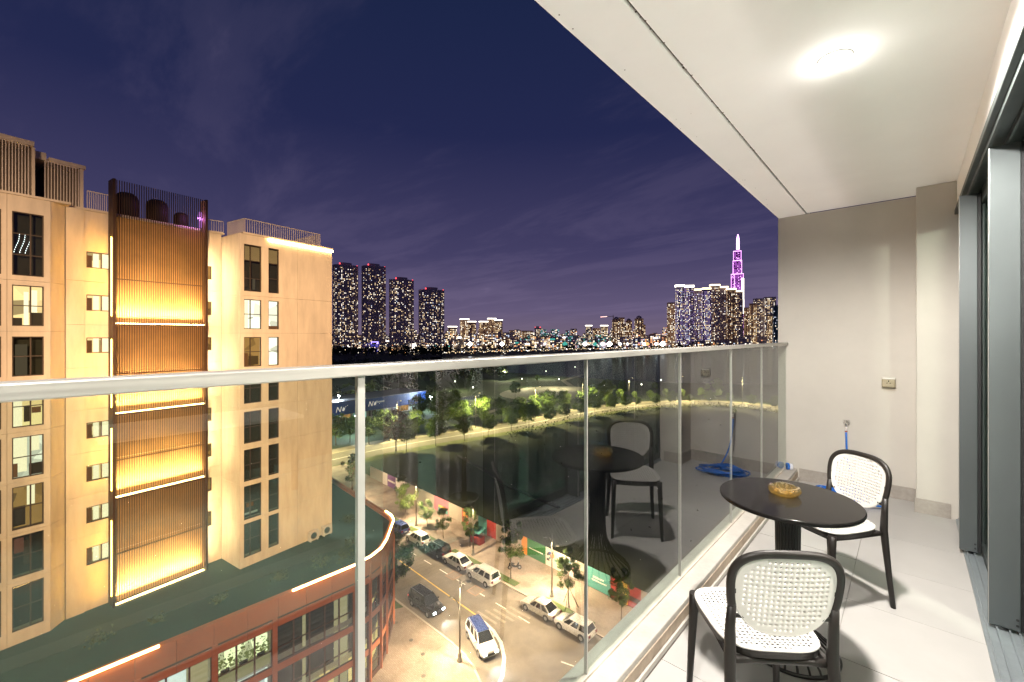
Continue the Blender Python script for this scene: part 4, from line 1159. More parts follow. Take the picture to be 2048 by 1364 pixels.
# lamp lines on the outer cheeks of the screen wash the recessed walls on both sides
for x0, y in ((SX - .20, ys0 - .185), (SX - .55, ys1 + .165)):
    for z0, z1 in ((-17.2, -10.9), (-9.6, -4.4), (-3.6, 2.1), (3.0, 9.6)):
        ob('led_strip', MB().box(x0, y, Z(z0), x0 + .022, y + .018, Z(z0) + (z1 - z0) * .86), (emit('wash_led', (1.0, .48, .045), 225, True) if y < -5 else emit('return_led', (1.0, .74, .40), 430, True)), scr)
# dark water tanks behind the top of the screen
bx, by, br_ = -44.489, 10.306, atan2(.17, .9854)
def blk(x, y): return (bx + x * .9854 - y * .17, by + x * .17 + y * .9854)
for i, (y, h, lab) in enumerate(((-6.2, 1.95, 'dark round topped roof tank at the screen end nearest the penthouse'), (-4.3, 1.9, 'dark round topped roof tank in the middle behind the slat screen'), (-2.65, 1.25, 'lowest dark round topped roof tank behind the slat screen'))):
    p = blk(-.9, y)
    t = empty('roof_tank', (*p, RF + top + .15), 0, label=lab, cat='water tank', group='roof tanks behind the slat screen')
    r = .72 if i < 2 else .5
    ob('shell', MB().lathe([(r, .15), (r, h * .72), (r * .92, h * .86), (r * .6, h * .97), (0, h)], 20), M_tank, t)
    ob('stand', MB().lathe([(r * .9, 0), (r * .9, .15)], 12), M_tank, t)
ob('purple_glow_lamp', MB().box(SX - .55, -2.0, Z(10.6), SX - .45, -1.8, Z(11.9)), emit('purple_tube', (.75, .28, 1.0), .5), block)
lamp('purple_light', 'POINT', (SX - .3, -2.25, Z(11.3)), 130, (.72, .25, 1.0), block, shadow_soft_size=.1)

for i, (s_, w_) in enumerate(((6.35, .95), (7.75, .95))):
    p = blk(3.72, s_)
    t = empty('ac_unit', (*p, RF), br_, label='outdoor air conditioner unit at the foot of the right wing, ' + ('nearer the screen' if i == 0 else 'nearer the end corner'), cat='air conditioner', group='air conditioner units on the podium roof')
    ob('casing', MB().box(-.2, -w_ / 2, .1, .2, w_ / 2, .95), mat('ac_casing', (.55, .50, .44), .5, var=.08), t, bevel=.02)
    ob('fan_grille', ring(.30, 0, .02, 28, 6), M_pole, t, loc=(.21, -.08, .55)).rotation_euler = (0, pi / 2, 0)
    ob('fan', MB().tube([(.201, -.08, .55), (.206, -.08, .55)], .27, 20), M_dark, t)
    for y in (-.35, .35): ob('foot', MB().box(-.18, y - .04, 0, .18, y + .04, .1), M_concrete, t)

# ================================================================== PODIUM
pod = empty('podium_building', (0, 0, G), label='low orange brown retail podium with glazed shopfronts and a planted roof', cat='retail building')
M_terra = mat('terracotta_panel', (.40, .13, .052), .6, var=.10, scale=.8)
M_pglass_dark = mat('dark_shopfront_room', (.020, .028, .022), .5, var=.4, scale=.6)
M_mull = mat('bronze_mullion', (.09, .040, .022), .5, .2, var=.1)
M_turf2 = mat('roof_turf', (.012, .026, .016), .95, var=.35, scale=.6, bump=.5, bscale=14)
M_path = mat('roof_path', (.030, .042, .034), .9, var=.2)
outline = [(-34.1, -60), (-34.1, 17.4), (-34.35, 18.9), (-35.0, 20.3), (-36.2, 21.6), (-39.4, 24.3), (-40.6, 24.75), (-42.0, 24.9), (-58, 26.0)]
PT = RF - G              # roof height above street
roof_poly = [(x + .0, y) for x, y in outline] + [(-75, 26.0), (-75, -60)]
ob('roof', MB().prism([(x - .25 if x > -35 else x, y - .25 if x < -36 else y) for x, y in roof_poly], PT - .6, PT), M_turf2, pod)
ob('roof_path', MB().box(-40.2, -30, PT + .004, -38.6, 20.2, PT + .03), M_path, pod)
# rooftop shrubs and small roof things
for i, (x, y, s) in enumerate(((-37.5, 8.5, .5), (-37.2, 12.6, .6), (-36.8, 15.8, .9), (-36.4, 17.6, 1.0), (-38.2, 2.2, .6), (-38.5, 19.5, .8), (-37.9, 5.0, .45), (-43.5, 21.6, .8))):
    sh = MB(); pts = [(random.gauss(0, s * .45), random.gauss(0, s * .45), abs(random.gauss(.35, .3)) * s) for _ in range(170)]
    quads_cloud(sh, pts, .05, .13)
    t = empty('roof_shrub', (x, y, RF), label=['low bush', 'loose bush', 'bright lit bush', 'tall lit bush', 'small bush', 'broad bush', 'tiny bush', 'dark bush'][i] + ' on the podium roof, ' + ['behind the long roof light', 'by the fascia panels', 'beside the glowing roof edge', 'at the glowing rounded corner', 'below the left wing', 'near the rounded corner', 'in front of the screen', 'behind the right wing'][i], cat='shrub', group='bushes on the podium roof')
    ob('leaves', sh, mat('shrub_leaf', (.06, .07, .02), .8, var=.4, scale=3), t)
    ob('stem', MB().tube([(0, 0, 0), (.02, 0, .3 * s)], .03, 5), mat('bark', (.10, .075, .05), .95, var=.3), t)
def facade(p, q, bays, ends=True):
    """One straight stretch: coping, fascia panels, columns, and three storeys of glazing with sills between."""
    fr, Ln = frame(p, q)
    n = max(1, int(round(Ln / 1.95)))
    for i in range(n):
        ob('fascia_panel', MB().fbox(fr, Ln * i / n + .012, Ln * (i + 1) / n - .012, PT - 1.02, PT + .36, -.24, .10), M_terra, pod)
    ob('coping', MB().fbox(fr, 0, Ln, PT + .362, PT + .44, -.30, .13), M_terra, pod)
    ob('shadow_gap', MB().fbox(fr, 0, Ln, PT - 1.20, PT - 1.022, -.24, .02), M_mull, pod)
    for i in range(n):
        ob('lintel_panel', MB().fbox(fr, Ln * i / n + .012, Ln * (i + 1) / n - .012, PT - 1.74, PT - 1.202, -.2, .06), M_terra, pod)
    return fr, Ln
def glazing(fr, a0, a1, lit, nm):
    """One bay: three storeys of panes split by mullions, a spandrel between storeys."""
    levels = [(PT - 4.55, PT - 1.75), (PT - 7.45, PT - 5.05), (.45, PT - 7.95)]
    sp = [(PT - 5.05, PT - 4.55), (PT - 7.95, PT - 7.45), (.13, .45)]
    for (z0, z1) in sp: ob('spandrel', MB().fbox(fr, a0, a1, z0 + .002, z1 - .002, -.2, .03), M_terra if z0 > .2 else M_mull, pod)
    n = max(1, int(round((a1 - a0) / nm)))
    for li, (z0, z1) in enumerate(levels):
        for i in range(n):
            b0, b1 = a0 + (a1 - a0) * i / n, a0 + (a1 - a0) * (i + 1) / n
            m = lit(li, i, n)
            f = MB(); th = .05
            f.fbox(fr, b0, b0 + th, z0, z1, -.12, 0); f.fbox(fr, b1 - th, b1, z0, z1, -.12, 0)
            f.fbox(fr, b0 + th, b1 - th, z0, z0 + th, -.12, 0); f.fbox(fr, b0 + th, b1 - th, z1 - th, z1, -.12, 0)
            zm = z0 + (z1 - z0) * .42; f.fbox(fr, b0 + th, b1 - th, zm - .025, zm + .025, -.11, -.01)
            w = ob('window', f, M_mull, pod)
            ob('pane', MB().fbox(fr, b0 + .02, b1 - .02, z0 + .02, z1 - .02, -.07, -.064), M_paneglass, w)
            ob('room', MB().fbox(fr, b0, b1, z0, z1, -1.05, -1.0), m, w)
            if m in (P_green, P_white):
                if m is P_green:
                    lv = MB()
                    pts = []
                    for _ in range(90):
                        a = random.uniform(b0, b1); z = z0 + (z1 - z0) * (.40 + abs(random.gauss(0, .20))); d = random.uniform(-.9, -.45)
                        pts.append((fr[0] + fr[2] * a + fr[3] * d, fr[1] + fr[3] * a - fr[2] * d, z))
                    quads_cloud(lv, pts, .06, .16)
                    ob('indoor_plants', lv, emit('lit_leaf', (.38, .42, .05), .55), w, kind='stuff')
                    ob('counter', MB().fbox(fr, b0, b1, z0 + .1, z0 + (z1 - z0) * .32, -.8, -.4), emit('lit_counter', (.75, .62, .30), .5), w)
                    ob('monitor', MB().fbox(fr, b0 + .3, b1 - .3, z0 + (z1 - z0) * .33, z0 + (z1 - z0) * .41, -.6, -.5), M_dark, w)
                elif i % 2 == 0:
                    ob('blind', MB().fbox(fr, b0 + .1, b1 - .35, z0 + .1, z1 - .1, -.5, -.47), emit('lit_blind', (.8, .9, 1), 1.0), w)
P_dark = M_pglass_dark
P_white = room_emit('shop_white', (.95, .98, 1.0), 1.9, .8)
P_green = room_emit('shop_green', (1.0, .93, .58), 2.3, .7)
P_warm = room_emit('shop_warm', (1.0, .66, .28), 1.7, .9)
P_cream = emit('shop_blind', (.85, .66, .38), .75)
fr1, L1 = facade((-34.1, -20.4), (-34.1, 17.4), None)
ob('fascia_panel', MB().fbox(fr1, -39, -.02, PT - 1.74, PT + .36, -.24, .10), M_terra, pod)
c_y = [-16.6, -12.6, -8.4, -4.2, -.2, 3.6, 7.5, 11.2, 17.4]
for y in c_y[:-1]:
    ob('column', MB().fbox(fr1, y + 20.4 - .16, y + 20.4 + .16, 0.13, PT - 1.021, -.3, .14), M_terra, pod)
def lit_for(b):
    def f(li, i, n):
        if b == 6: return (P_green if li == 0 else P_white if li == 1 else P_warm)
        if b == 5: return (P_white if (li < 2 and i < n - 1) else P_cream)
        if b == 7:
            if li == 2: return P_warm if i % 2 else P_cream
            if i == n - 1: return P_cream
            return P_dark
        return [P_dark, P_white, P_dark, P_warm][(b + li + i) % 4]
    return f
for b in range(len(c_y) - 1):
    a0, a1 = c_y[b] + 20.4 + .165, c_y[b + 1] + 20.4 - .165
    glazing(fr1, a0, a1, lit_for(b), 1.3)
    if b == 7:
        ob('blind', MB().fbox(fr1, a0 + 1.9, a0 + 2.15, PT - 4.4, PT - 1.9, -.30, -.27), P_cream, pod)
        ob('blind', MB().fbox(fr1, a0 + 1.9, a0 + 2.15, PT - 7.3, PT - 5.15, -.30, -.27), P_cream, pod)
# rounded corner and the street side
cor = outline[1:8]
for p, q in zip(cor[:-1], cor[1:]):
    fr, Ln = facade(p, q, None)
    if Ln > .8: glazing(fr, .12, Ln - .12, lambda li, i, n: P_warm if li == 2 else P_dark, 1.3)
    else: ob('mullion', MB().fbox(fr, 0, Ln, .13, PT - 1.75, -.2, .02), M_mull, pod)
    ob('column', MB().fbox(fr, -.09, .09, .13, PT - 1.021, -.25, .16), M_terra, pod)
fr2, L2 = facade((-42.0, 24.9), (-58, 26.0), None)
glazing(fr2, .2, L2 - .2, lambda li, i, n: P_warm if li == 2 else (P_dark if (i * 7 + li) % 3 else P_cream), 1.6)
# glowing roof-edge LED
for k, (p, q) in enumerate([((-34.02, 12.4), (-34.02, 17.4))] + list(zip(cor[:-1], cor[1:])) + [((-33.98, -6), (-33.98, 4.6))]):
    fr, Ln = frame(p, q)
    ob('led_strip', MB().fbox(fr, 0, Ln, PT + .442, PT + .55, .0, .12), M_led if k < 8 else emit('pink_led', (1, .55, .40), 9, True), pod)
ob('shop_wall', MB().prism([(-36, -59), (-36, 17.0), (-38, 20.6), (-41.5, 23), (-58, 24), (-74, 24), (-74, -59)], .0, PT - .62), M_concrete, pod)
# added unseen warm fill lamps, each brightening one face across the street
lamp('facade_fill', 'SPOT', (1.2, -4.0, 9.0), 175000, (1.0, .64, .34), None, (-42, 15.5, -4), spot_size=R_(46), spot_blend=.75, shadow_soft_size=1.2)
lamp('facade_fill', 'SPOT', (1.2, -9.0, 9.0), 105000, (1.0, .66, .38), None, (-43, -6, -3), spot_size=R_(52), spot_blend=.8, shadow_soft_size=1.2)
lamp('facade_fill', 'SPOT', (1.2, -4.0, 2.0), 58000, (1.0, .45, .16), None, (-34, 8, -22), spot_size=R_(50), spot_blend=.9, shadow_soft_size=1.2)
# added unseen fill lamp at street level, brightening the balcony ceiling like bounced light
lamp('ceiling_fill_lamp', 'SPOT', (-13.5, 3.0, G + .6), 29000, (1.0, .92, .87), None, (-.4, 2.4, 2.86), spot_size=R_(24), spot_blend=.5, shadow_soft_size=5.0)

# ================================================================== TREES
M_bark = mat('tree_bark', (.11, .08, .055), .95, var=.3, scale=4)
M_leafs = [mat('leaf_green', (.070, .120, .026), .75, var=.35, scale=1.2, trans=.3), mat('leaf_dark', (.045, .07, .022), .8, var=.35, scale=1.2, trans=.25),
           mat('leaf_yellow', (.115, .165, .030), .75, var=.35, scale=1.2, trans=.35), mat('leaf_russet', (.10, .05, .03), .8, var=.35, scale=1.2, trans=.2)]
def make_tree(h, cw, ch, nleaf, leaf, seed, lm=0, trunk_h=None, tr=.10, second=None):
    """Meshes of one tree: (trunk with limbs, crown of leaf faces gathered in clumps along the limbs)."""
    rnd = random.Random(seed)
    th = trunk_h if trunk_h else h - ch
    tk = MB(); cz = th + ch * .45
    bend = (rnd.uniform(-.15, .15), rnd.uniform(-.15, .15))
    tk.tube([(0, 0, 0), (bend[0] * .5, bend[1] * .5, th * .5), (bend[0], bend[1], th), (bend[0] * 1.3, bend[1] * 1.3, th + ch * .55)], [tr, tr * .8, tr * .65, tr * .2], 7)
    cr = MB(); clumps = []
    nc = max(9, int(cw * 9))
    for i in range(nc):
        a = rnd.uniform(0, 2 * pi); t = rnd.random() ** .6; e = rnd.uniform(-1, 1)
        rr = cw * .5 * t * sqrt(max(.05, 1 - e * e * .75)); z = cz + e * ch * .46
        c = (bend[0] + rr * cos(a) * rnd.uniform(.8, 1.2), bend[1] + rr * sin(a) * rnd.uniform(.8, 1.2), z)
        clumps.append((c, rnd.uniform(.16, .30) * cw * .62))
        if i < 9: tk.tube([(bend[0] * .9, bend[1] * .9, th * (.85 + .02 * i)), ((bend[0] + c[0]) / 2, (bend[1] + c[1]) / 2, (th + c[2]) / 2 + .1), c], [tr * .42, tr * .28, tr * .08], 5)
    for i in range(nleaf):
        c, r = clumps[rnd.randrange(nc)]
        v = Vector((rnd.gauss(0, 1), rnd.gauss(0, 1), rnd.gauss(0, .8))); v = v.normalized() * r * rnd.random() ** .45
        p = Vector(c) + v; s = leaf * rnd.uniform(.6, 1.3)
        n = Vector((rnd.gauss(0, .6), rnd.gauss(0, .6), 1)).normalized(); u = n.orthogonal().normalized()
        u = Matrix.Rotation(rnd.uniform(0, 6.28), 3, n) @ u; w = n.cross(u)
        mi = 1 if (second is not None and rnd.random() < .3) else 0
        cr.add([p - u * s, p - w * s * .5 + n * s * .15, p + u * s, p + w * s * .5 + n * s * .15], [(0, 1, 2, 3)], mi)
    return tk.mesh('trunk', M_bark), cr.mesh('crown', [M_leafs[lm]] + ([M_leafs[second]] if second is not None else [M_leafs[lm]]))
def plant_tree(meshes, x, y, label, rot=0., s=1., z=G, group=None, cat='tree', extra=None):
    t = empty('tree', (x, y, z), rot, label=label, cat=cat, group=group)
    t.scale = (s, s, s)
    ob('trunk', meshes[0], parent=t); ob('crown', meshes[1], parent=t)
    return t
# pavement trees along the hoarding
slim = make_tree(6.6, 3.0, 4.6, 4800, .10, 3, 0, tr=.07, second=1)
slim2 = make_tree(5.8, 2.7, 3.8, 4000, .10, 5, 1, tr=.07, second=0)
yel = make_tree(5.8, 3.4, 3.8, 4600, .10, 8, 2, tr=.08, second=0)
GW = G + .13
st_ = plant_tree(slim, -27.6, 39.0, 'slender staked tree behind the parked white hatchback by the teal board', .4, 1.0, GW, 'young trees along the far pavement')
stk = MB()
for a in (.3, 2.4, 4.5): stk.tube([(cos(a) * 1.0, sin(a) * 1.0, 0), (cos(a) * .08, sin(a) * .08, 2.0)], .03, 5)
ob('stake', MB().tube([(1.0, .3, 0), (.08, .02, 2.0)], .03, 5), M_bark, st_); ob('stake', MB().tube([(-.75, .7, 0), (-.06, .06, 2.0)], .03, 5), M_bark, st_); ob('stake', MB().tube([(-.2, -1.0, 0), (-.02, -.08, 2.0)], .03, 5), M_bark, st_)
plant_tree(slim, -36.0, 38.6, 'tall narrow tree beside the parked white people carrier', 2.2, 1.12, GW, 'young trees along the far pavement')
plant_tree(slim2, -45.8, 40.6, 'thin dark tree in front of the painted stall', 1.2, .95, GW, 'young trees along the far pavement')
plant_tree(slim2, -50.6, 39.6, 'small thin tree behind the parked black car', 3.6, .8, GW, 'young trees along the far pavement')
plant_tree(yel, -60.6, 39.6, 'bright yellow green pavement tree over the blue car', 0, 1.0, GW, 'young trees along the far pavement')
plant_tree(yel, -55.6, 40.4, 'pale lamplit tree between the pink board and the white car', 2.0, .75, GW, 'young trees along the far pavement')
plant_tree(slim2, -66.5, 42.8, 'dark grey tree before the white hoarding boards', 4.0, .9, GW, 'young trees along the far pavement')
plant_tree(slim, -22.0, 40.4, 'tree near the red and yellow end of the hoarding', 5.0, .9, GW, 'young trees along the far pavement')
plant_tree(make_tree(5.6, 4.4, 4.7, 5200, .15, 21, 1, trunk_h=1.1, tr=.12, second=0), -45.6, 28.6, 'dense dark tree at the rounded corner of the podium', 0, 1.0, GW)
plant_tree(make_tree(7.5, 3.4, 5.0, 1700, .2, 22, 1, tr=.10, second=3), -78.5, 39.5, 'dark tree at the crossing end of the far pavement', 0, 1.0, GW)
# trees round the crossing and in front of the blue shopfront
big1 = make_tree(9.5, 6.5, 6.5, 3000, .26, 31, 0, tr=.16, second=2)
big2 = make_tree(9.0, 6.0, 6.0, 2800, .26, 32, 1, tr=.15, second=0)
rus = make_tree(10.5, 6.5, 7.5, 3200, .25, 33, 3, tr=.17, second=1)
for (m, u, d, lab, s) in ((big1, 672, 118, 'leafy floodlit tree beside the cream block corner', .95), (big1, 700, 121, 'leafy floodlit tree left of the white floodlight', .8), (big2, 738, 119, 'dark green tree right of the white floodlight', .85),
                          (rus, 792, 112, 'tall russet tinged tree at the corner of the dark lot', 1.05), (big2, 770, 124, 'loose green tree behind the russet tree', .9)):
    x, y = bearing(u, d)
    plant_tree(m, x, y, lab, random.uniform(0, 6), s, G, 'large trees round the crossing')
# boulevard rows
bt = [make_tree(9.4, 6.6, 6.0, 4200, .24, 41, 2, tr=.09, second=0), make_tree(9.0, 6.2, 5.6, 3800, .24, 42, 0, tr=.09, second=2), make_tree(8.4, 5.6, 5.2, 3200, .24, 43, 1, tr=.08, second=0), make_tree(7.2, 4.2, 4.0, 1500, .26, 44, 2, tr=.07, second=0)]
k_ = 0
for (x, y, a) in along(offset_line(bl, -1.8), 8.6):
    if y < 60 or x > -8 or k_ >= 20: continue
    far = y > 150
    k_ += 1
    s = random.uniform(.75, 1.0) * (.85 if far else 1)
    plant_tree(bt[random.choice((0, 1, 1, 2)) if not far else random.choice((3, 1))], x + random.uniform(-.4, .4), y + random.uniform(-1, 1), ('lamplit tree on the near verge of the boulevard, ' + ORD[k_ - 1] + ' from the crossing'), random.uniform(0, 6), s, G - .01, 'trees on the near verge of the boulevard')
k_ = 0
for (x, y, a) in along(offset_line(bl, 12.2), 8.2):
    if y < 66 or x > -8 or k_ >= 20: continue
    far = y > 165
    k_ += 1
    plant_tree(bt[random.choice((0, 0, 1, 2)) if not far else 3], x + random.uniform(-.5, .5), y + random.uniform(-1.5, 1.5), ('lamplit tree on the far side of the boulevard, ' + ORD[k_ - 1] + ' from the crossing'), random.uniform(0, 6), random.uniform(.85, 1.2) * (.8 if far else 1), G, 'trees on the far side of the boulevard')
# bushy middle trees of the park
for i, (u, d, s, m, lab) in enumerate(((884, 158, 1.1, 0, 'bright yellow green park tree nearest the floodlight'), (905, 166, 1.0, 0, 'yellow green park tree right of the floodlit one'), (840, 150, 1.2, 2, 'dark park tree left of the floodlit tree'), (1030, 205, 1.0, 2, 'dark tree before the paved circle'),
                                       (1075, 268, .8, 3, 'slim tree on the paved circle'), (694, 196, .9, 0, 'yellow lit tree under the white canopy'), (735, 190, .9, 0, 'yellow lit tree right of the white canopy'), (1245, 210, .9, 1, 'leafy park tree on the outer bend'), (1310, 225, .8, 3, 'small park tree on the outer bend'),
                                       (1435, 222, .9, 1, 'round park tree beyond the bend of the boulevard'), (1415, 226, .7, 3, 'small round tree beside the bend of the boulevard'))):
    x, y = bearing(u, d)
    plant_tree(bt[m], x, y, lab, i * 1.3, s, G, 'trees in the riverside park')
# far wooded banks: nobody could count these trees
def woods(region, n, h0, h1, name, m, leaf):
    mb = MB()
    for _ in range(n):
        u = random.uniform(*region[0]); d = random.uniform(*region[1])
        x, y = bearing(u, d); h = random.uniform(h0, h1); r = h * random.uniform(.35, .55)
        pts = []
        for _ in range(42):
            v = Vector((random.gauss(0, 1), random.gauss(0, 1), random.gauss(0, .8))).normalized() * r * random.random() ** .4
            pts.append((x + v.x, y + v.y, G + h - r + v.z * .9))
        quads_cloud(mb, pts, leaf * .6, leaf * 1.3)
    return ob(name, mb, m, kind='stuff')
M_wood_far = mat('far_foliage', (.030, .042, .020), .95, var=.4, scale=.05)
woods(((600, 1010), (260, 430)), 150, 7, 11, 'woods', M_wood_far, 1.1)
woods(((560, 900), (620, 780)), 140, 9, 17, 'woods', M_wood_far, 1.8)
woods(((900, 1700), (900, 1150)), 130, 6, 10, 'woods', M_wood_far, 2.2)
woods(((640, 880), (175, 235)), 40, 5, 8, 'woods', M_wood_far, .8)

# ================================================================== CARS
M_carglass = mat('car_glass', (.012, .014, .016), .06, var=0, spec=.8)
M_tyre = mat('tyre_rubber', (.018, .018, .018), .85, var=.1)
M_rim = mat('alloy_rim', (.45, .45, .45), .35, .8, var=.05)
M_hl = emit('headlight_off', (.9, .92, 1.0), .5)
M_hl_on = emit('headlight_on', (.85, .93, 1.0), 30, True)
M_tl = emit('tail_light', (.55, .02, .02), .45)
M_tl_on = emit('tail_light_on', (1, .06, .05), 3)
def paint(name, c, rough=.28): return mat('car_paint_' + name, c, rough, .15, var=.03, coat=.6)
P_w = paint('white', (.66, .65, .63)); P_s = paint('silver', (.36, .34, .31)); P_k = paint('black', (.014, .014, .016)); P_b = paint('blue', (.03, .05, .16))
def make_car(kind, pm, Lc, Wc, Hc, lit=False, roof=None):
    """Meshes for one car, nose along +x. Body = lofted side profile with a tucked waist; cabin, panes, wheels and lamps are parts."""
    parts = []
    h = Wc / 2; zb = .22; belt = Hc * .60
    suv = kind != 'sedan'
    hood = belt * (.97 if suv else .93)
    prof = [(-Lc / 2, .45, belt * .82), (-Lc / 2 + .10, .30, belt * .97), (-Lc * .30, zb, belt), (-Lc * .05, zb, belt), (Lc * .18, zb, belt * .995), (Lc * .30, zb, hood), (Lc * .43, .24, hood * .92), (Lc / 2 - .06, .30, hood * .80), (Lc / 2, .40, hood * .60)]
    wid = [.80, .92, .99, 1, 1, .99, .95, .86, .70]
    body = MB(); ring_n = 8; vs = []; fs = []
    for (x, z0, z1), w in zip(prof, wid):
        ww = h * w; zm = (z0 + z1) / 2
        vs += [(x, -ww * .88, z0), (x, -ww, z0 + .12), (x, -ww, zm + .1), (x, -ww * .90, z1), (x, ww * .90, z1), (x, ww, zm + .1), (x, ww, z0 + .12), (x, ww * .88, z0)]
    for i in range(len(prof) - 1):
        for k in range(ring_n):
            k2 = (k + 1) % ring_n; fs.append((i * 8 + k, (i + 1) * 8 + k, (i + 1) * 8 + k2, i * 8 + k2))
    fs += [tuple(range(8)), tuple(reversed(range((len(prof) - 1) * 8, len(prof) * 8)))]
    body.add(vs, [tuple(reversed(f)) for f in fs], 0, True)
    # cabin
    if kind == 'sedan': xb0, xb1, xt0, xt1 = -Lc * .40, Lc * .24, -Lc * .22, Lc * .06
    elif kind == 'hatch': xb0, xb1, xt0, xt1 = -Lc * .475, Lc * .26, -Lc * .40, Lc * .06
    else: xb0, xb1, xt0, xt1 = -Lc * .485, Lc * .27, -Lc * .44, Lc * .10
    bw, tw = h * .90, h * .70; zt = Hc
    cab = MB()
    c8 = [(xb0, -bw, belt - .02), (xb1, -bw, belt - .02), (xb1, bw, belt - .02), (xb0, bw, belt - .02), (xt0, -tw, zt - .05), (xt1, -tw, zt - .05), (xt1, tw, zt - .05), (xt0, tw, zt - .05)]
    cab.add(c8, [(0, 1, 5, 4), (1, 2, 6, 5), (2, 3, 7, 6), (3, 0, 4, 7)], 0)
    rf = MB()
    rf.add([(xt0 - .04, -tw - .01, zt - .05), (xt1 + .05, -tw - .01, zt - .05), (xt1 + .05, tw + .01, zt - .05), (xt0 - .04, tw + .01, zt - .05), (xt0 + .15, -tw * .82, zt), (xt1 - .12, -tw * .82, zt), (xt1 - .12, tw * .82, zt), (xt0 + .15, tw * .82, zt)],
           [(4, 5, 6, 7), (0, 1, 5, 4), (1, 2, 6, 5), (2, 3, 7, 6), (3, 0, 4, 7), (3, 2, 1, 0)], 0)
    parts.append(('body', body.mesh('body', pm))); parts.append(('cabin', cab.mesh('cabin', pm))); parts.append(('roof', rf.mesh('roof', roof or pm)))
    def pane(a, b, c, d, ins, off):
        A, B_, C_, D = map(Vector, (a, b, c, d)); cen = (A + B_ + C_ + D) / 4; n = (B_ - A).cross(D - A).normalized()
        q = [cen + (p - cen) * ins + n * off for p in (A, B_, C_, D)]; r = [p - n * .02 for p in q]
        return MB().add(q + r, [(0, 1, 2, 3), (0, 4, 5, 1), (1, 5, 6, 2), (2, 6, 7, 3), (3, 7, 4, 0)])
    V = [Vector(c) for c in c8]
    parts.append(('windscreen', pane(V[1], V[2], V[6], V[5], .90, .012).mesh('windscreen', M_carglass)))
    parts.append(('rear_window', pane(V[3], V[0], V[4], V[7], .84, .012).mesh('rear_window', M_carglass)))
    for s in (0, 1):
        lo0, lo1, hi0, hi1 = (V[0], V[1], V[4], V[5]) if s == 0 else (V[3], V[2], V[7], V[6])
        for (t0, t1) in ((.04, .36), (.39, .67), (.70, .97)):
            a = lo0.lerp(lo1, t0); b = lo0.lerp(lo1, t1); c = hi0.lerp(hi1, t1); d = hi0.lerp(hi1, t0)
            q = (a, b, c, d) if s == 0 else (b, a, d, c)
            parts.append(('side_window', pane(*q, .86, .012).mesh('side_window', M_carglass)))
    wr = .33 if suv else .31
    for sx in (-Lc * .30, Lc * .31):
        for sy in (-1, 1):
            y0 = sy * (h - .20); y1 = sy * (h + .015)
            parts.append(('wheel', MB().tube([(sx, y0, wr), (sx, y1 - sy * .02, wr), (sx, y1, wr)], [wr, wr, wr * .93], 14).mesh('wheel', M_tyre), MB().tube([(sx, y1 - sy * .05, wr), (sx, y1 + sy * .012, wr)], wr * .62, 12).mesh('rim', M_rim)))
            parts.append(('wheel_arch', MB().tube([(sx, sy * (h - .02), wr + .02), (sx, sy * (h + .004), wr + .02)], wr * 1.18, 16).mesh('wheel_arch', M_dark)))
    for sy in (-1, 1):
        parts.append(('headlight', MB().box(Lc / 2 - .20, sy * h * .46, hood * .58, Lc / 2 + .012, sy * h * .80, hood * .76).mesh('headlight', M_hl_on if lit else M_hl)))
        parts.append(('tail_light', MB().box(-Lc / 2 - .015, sy * h * .52, belt * .66, -Lc / 2 + .12, sy * h * .84, belt * .90).mesh('tail_light', M_tl_on if lit else M_tl)))
        parts.append(('mirror', MB().box(Lc * .17, sy * (h - .04), belt, Lc * .17 + .12, sy * (h + .16), belt + .14).mesh('mirror', pm)))
    parts.append(('number_plate', MB().box(-Lc / 2 - .02, -.22, .48, -Lc / 2 + .02, .22, .62).mesh('number_plate', mat('plate_white', (.6, .6, .58), .5, var=0))))
    parts.append(('grille', MB().box(Lc / 2 - .1, -h * .42, .45, Lc / 2 + .015, h * .42, hood * .66).mesh('grille', M_dark)))
    if kind == 'suv':
        for sy in (-1, 1): parts.append(('roof_rail', MB().tube([(xt0 + .1, sy * tw * .9, zt - .02), (xt0 + .2, sy * tw * .9, zt + .03), (xt1 - .3, sy * tw * .9, zt + .03), (xt1 - .2, sy * tw * .9, zt - .02)], .02, 5).mesh('roof_rail', M_rim)))
    return parts
def car(parts, x, y, rot, label, group=None, z=G + .004):
    t = empty('car', (x, y, z), rot, label=label, cat='car', group=group)
    for p in parts:
        o = ob(p[0], p[1], parent=t, bevel=.03 if p[0] in ('body',) else 0)
        if len(p) > 2: ob(p[2].name, p[2], parent=o)
    return t
park = 'cars parked along the far kerb'
car(make_car('sedan', P_s, 4.5, 1.78, 1.45), -29.5, 36.35, pi + .02, 'silver saloon parked at the far kerb by the twin arm street lamp', park)
car(make_car('hatch', P_w, 4.3, 1.76, 1.55), -25.0, 36.35, pi, 'white hatchback parked right behind the silver saloon', park)
car(make_car('suv', P_w, 4.7, 1.85, 1.75), -38.6, 36.35, pi - .02, 'white people carrier parked at the far kerb beside the tall narrow tree', park)
car(make_car('sedan', P_w, 4.5, 1.78, 1.45), -43.6, 36.4, pi + .01, 'white saloon parked between the black car and the people carrier', park)
car(make_car('suv', P_k, 4.4, 1.82, 1.72), -48.0, 36.45, pi, 'black car parked between the two white cars at the far kerb', park)
car(make_car('hatch', P_w, 4.2, 1.78, 1.6), -52.6, 36.5, pi, 'white hatchback parked next to the blue car at the far kerb', park)
car(make_car('hatch', P_b, 4.2, 1.76, 1.58), -57.8, 36.5, pi, 'dark blue car parked under the yellow green tree', park)
c_ = car(make_car('suv', P_k, 4.7, 1.85, 1.70, True), -39.2, 28.3, 0, 'black car with headlights on beside the podium kerb')
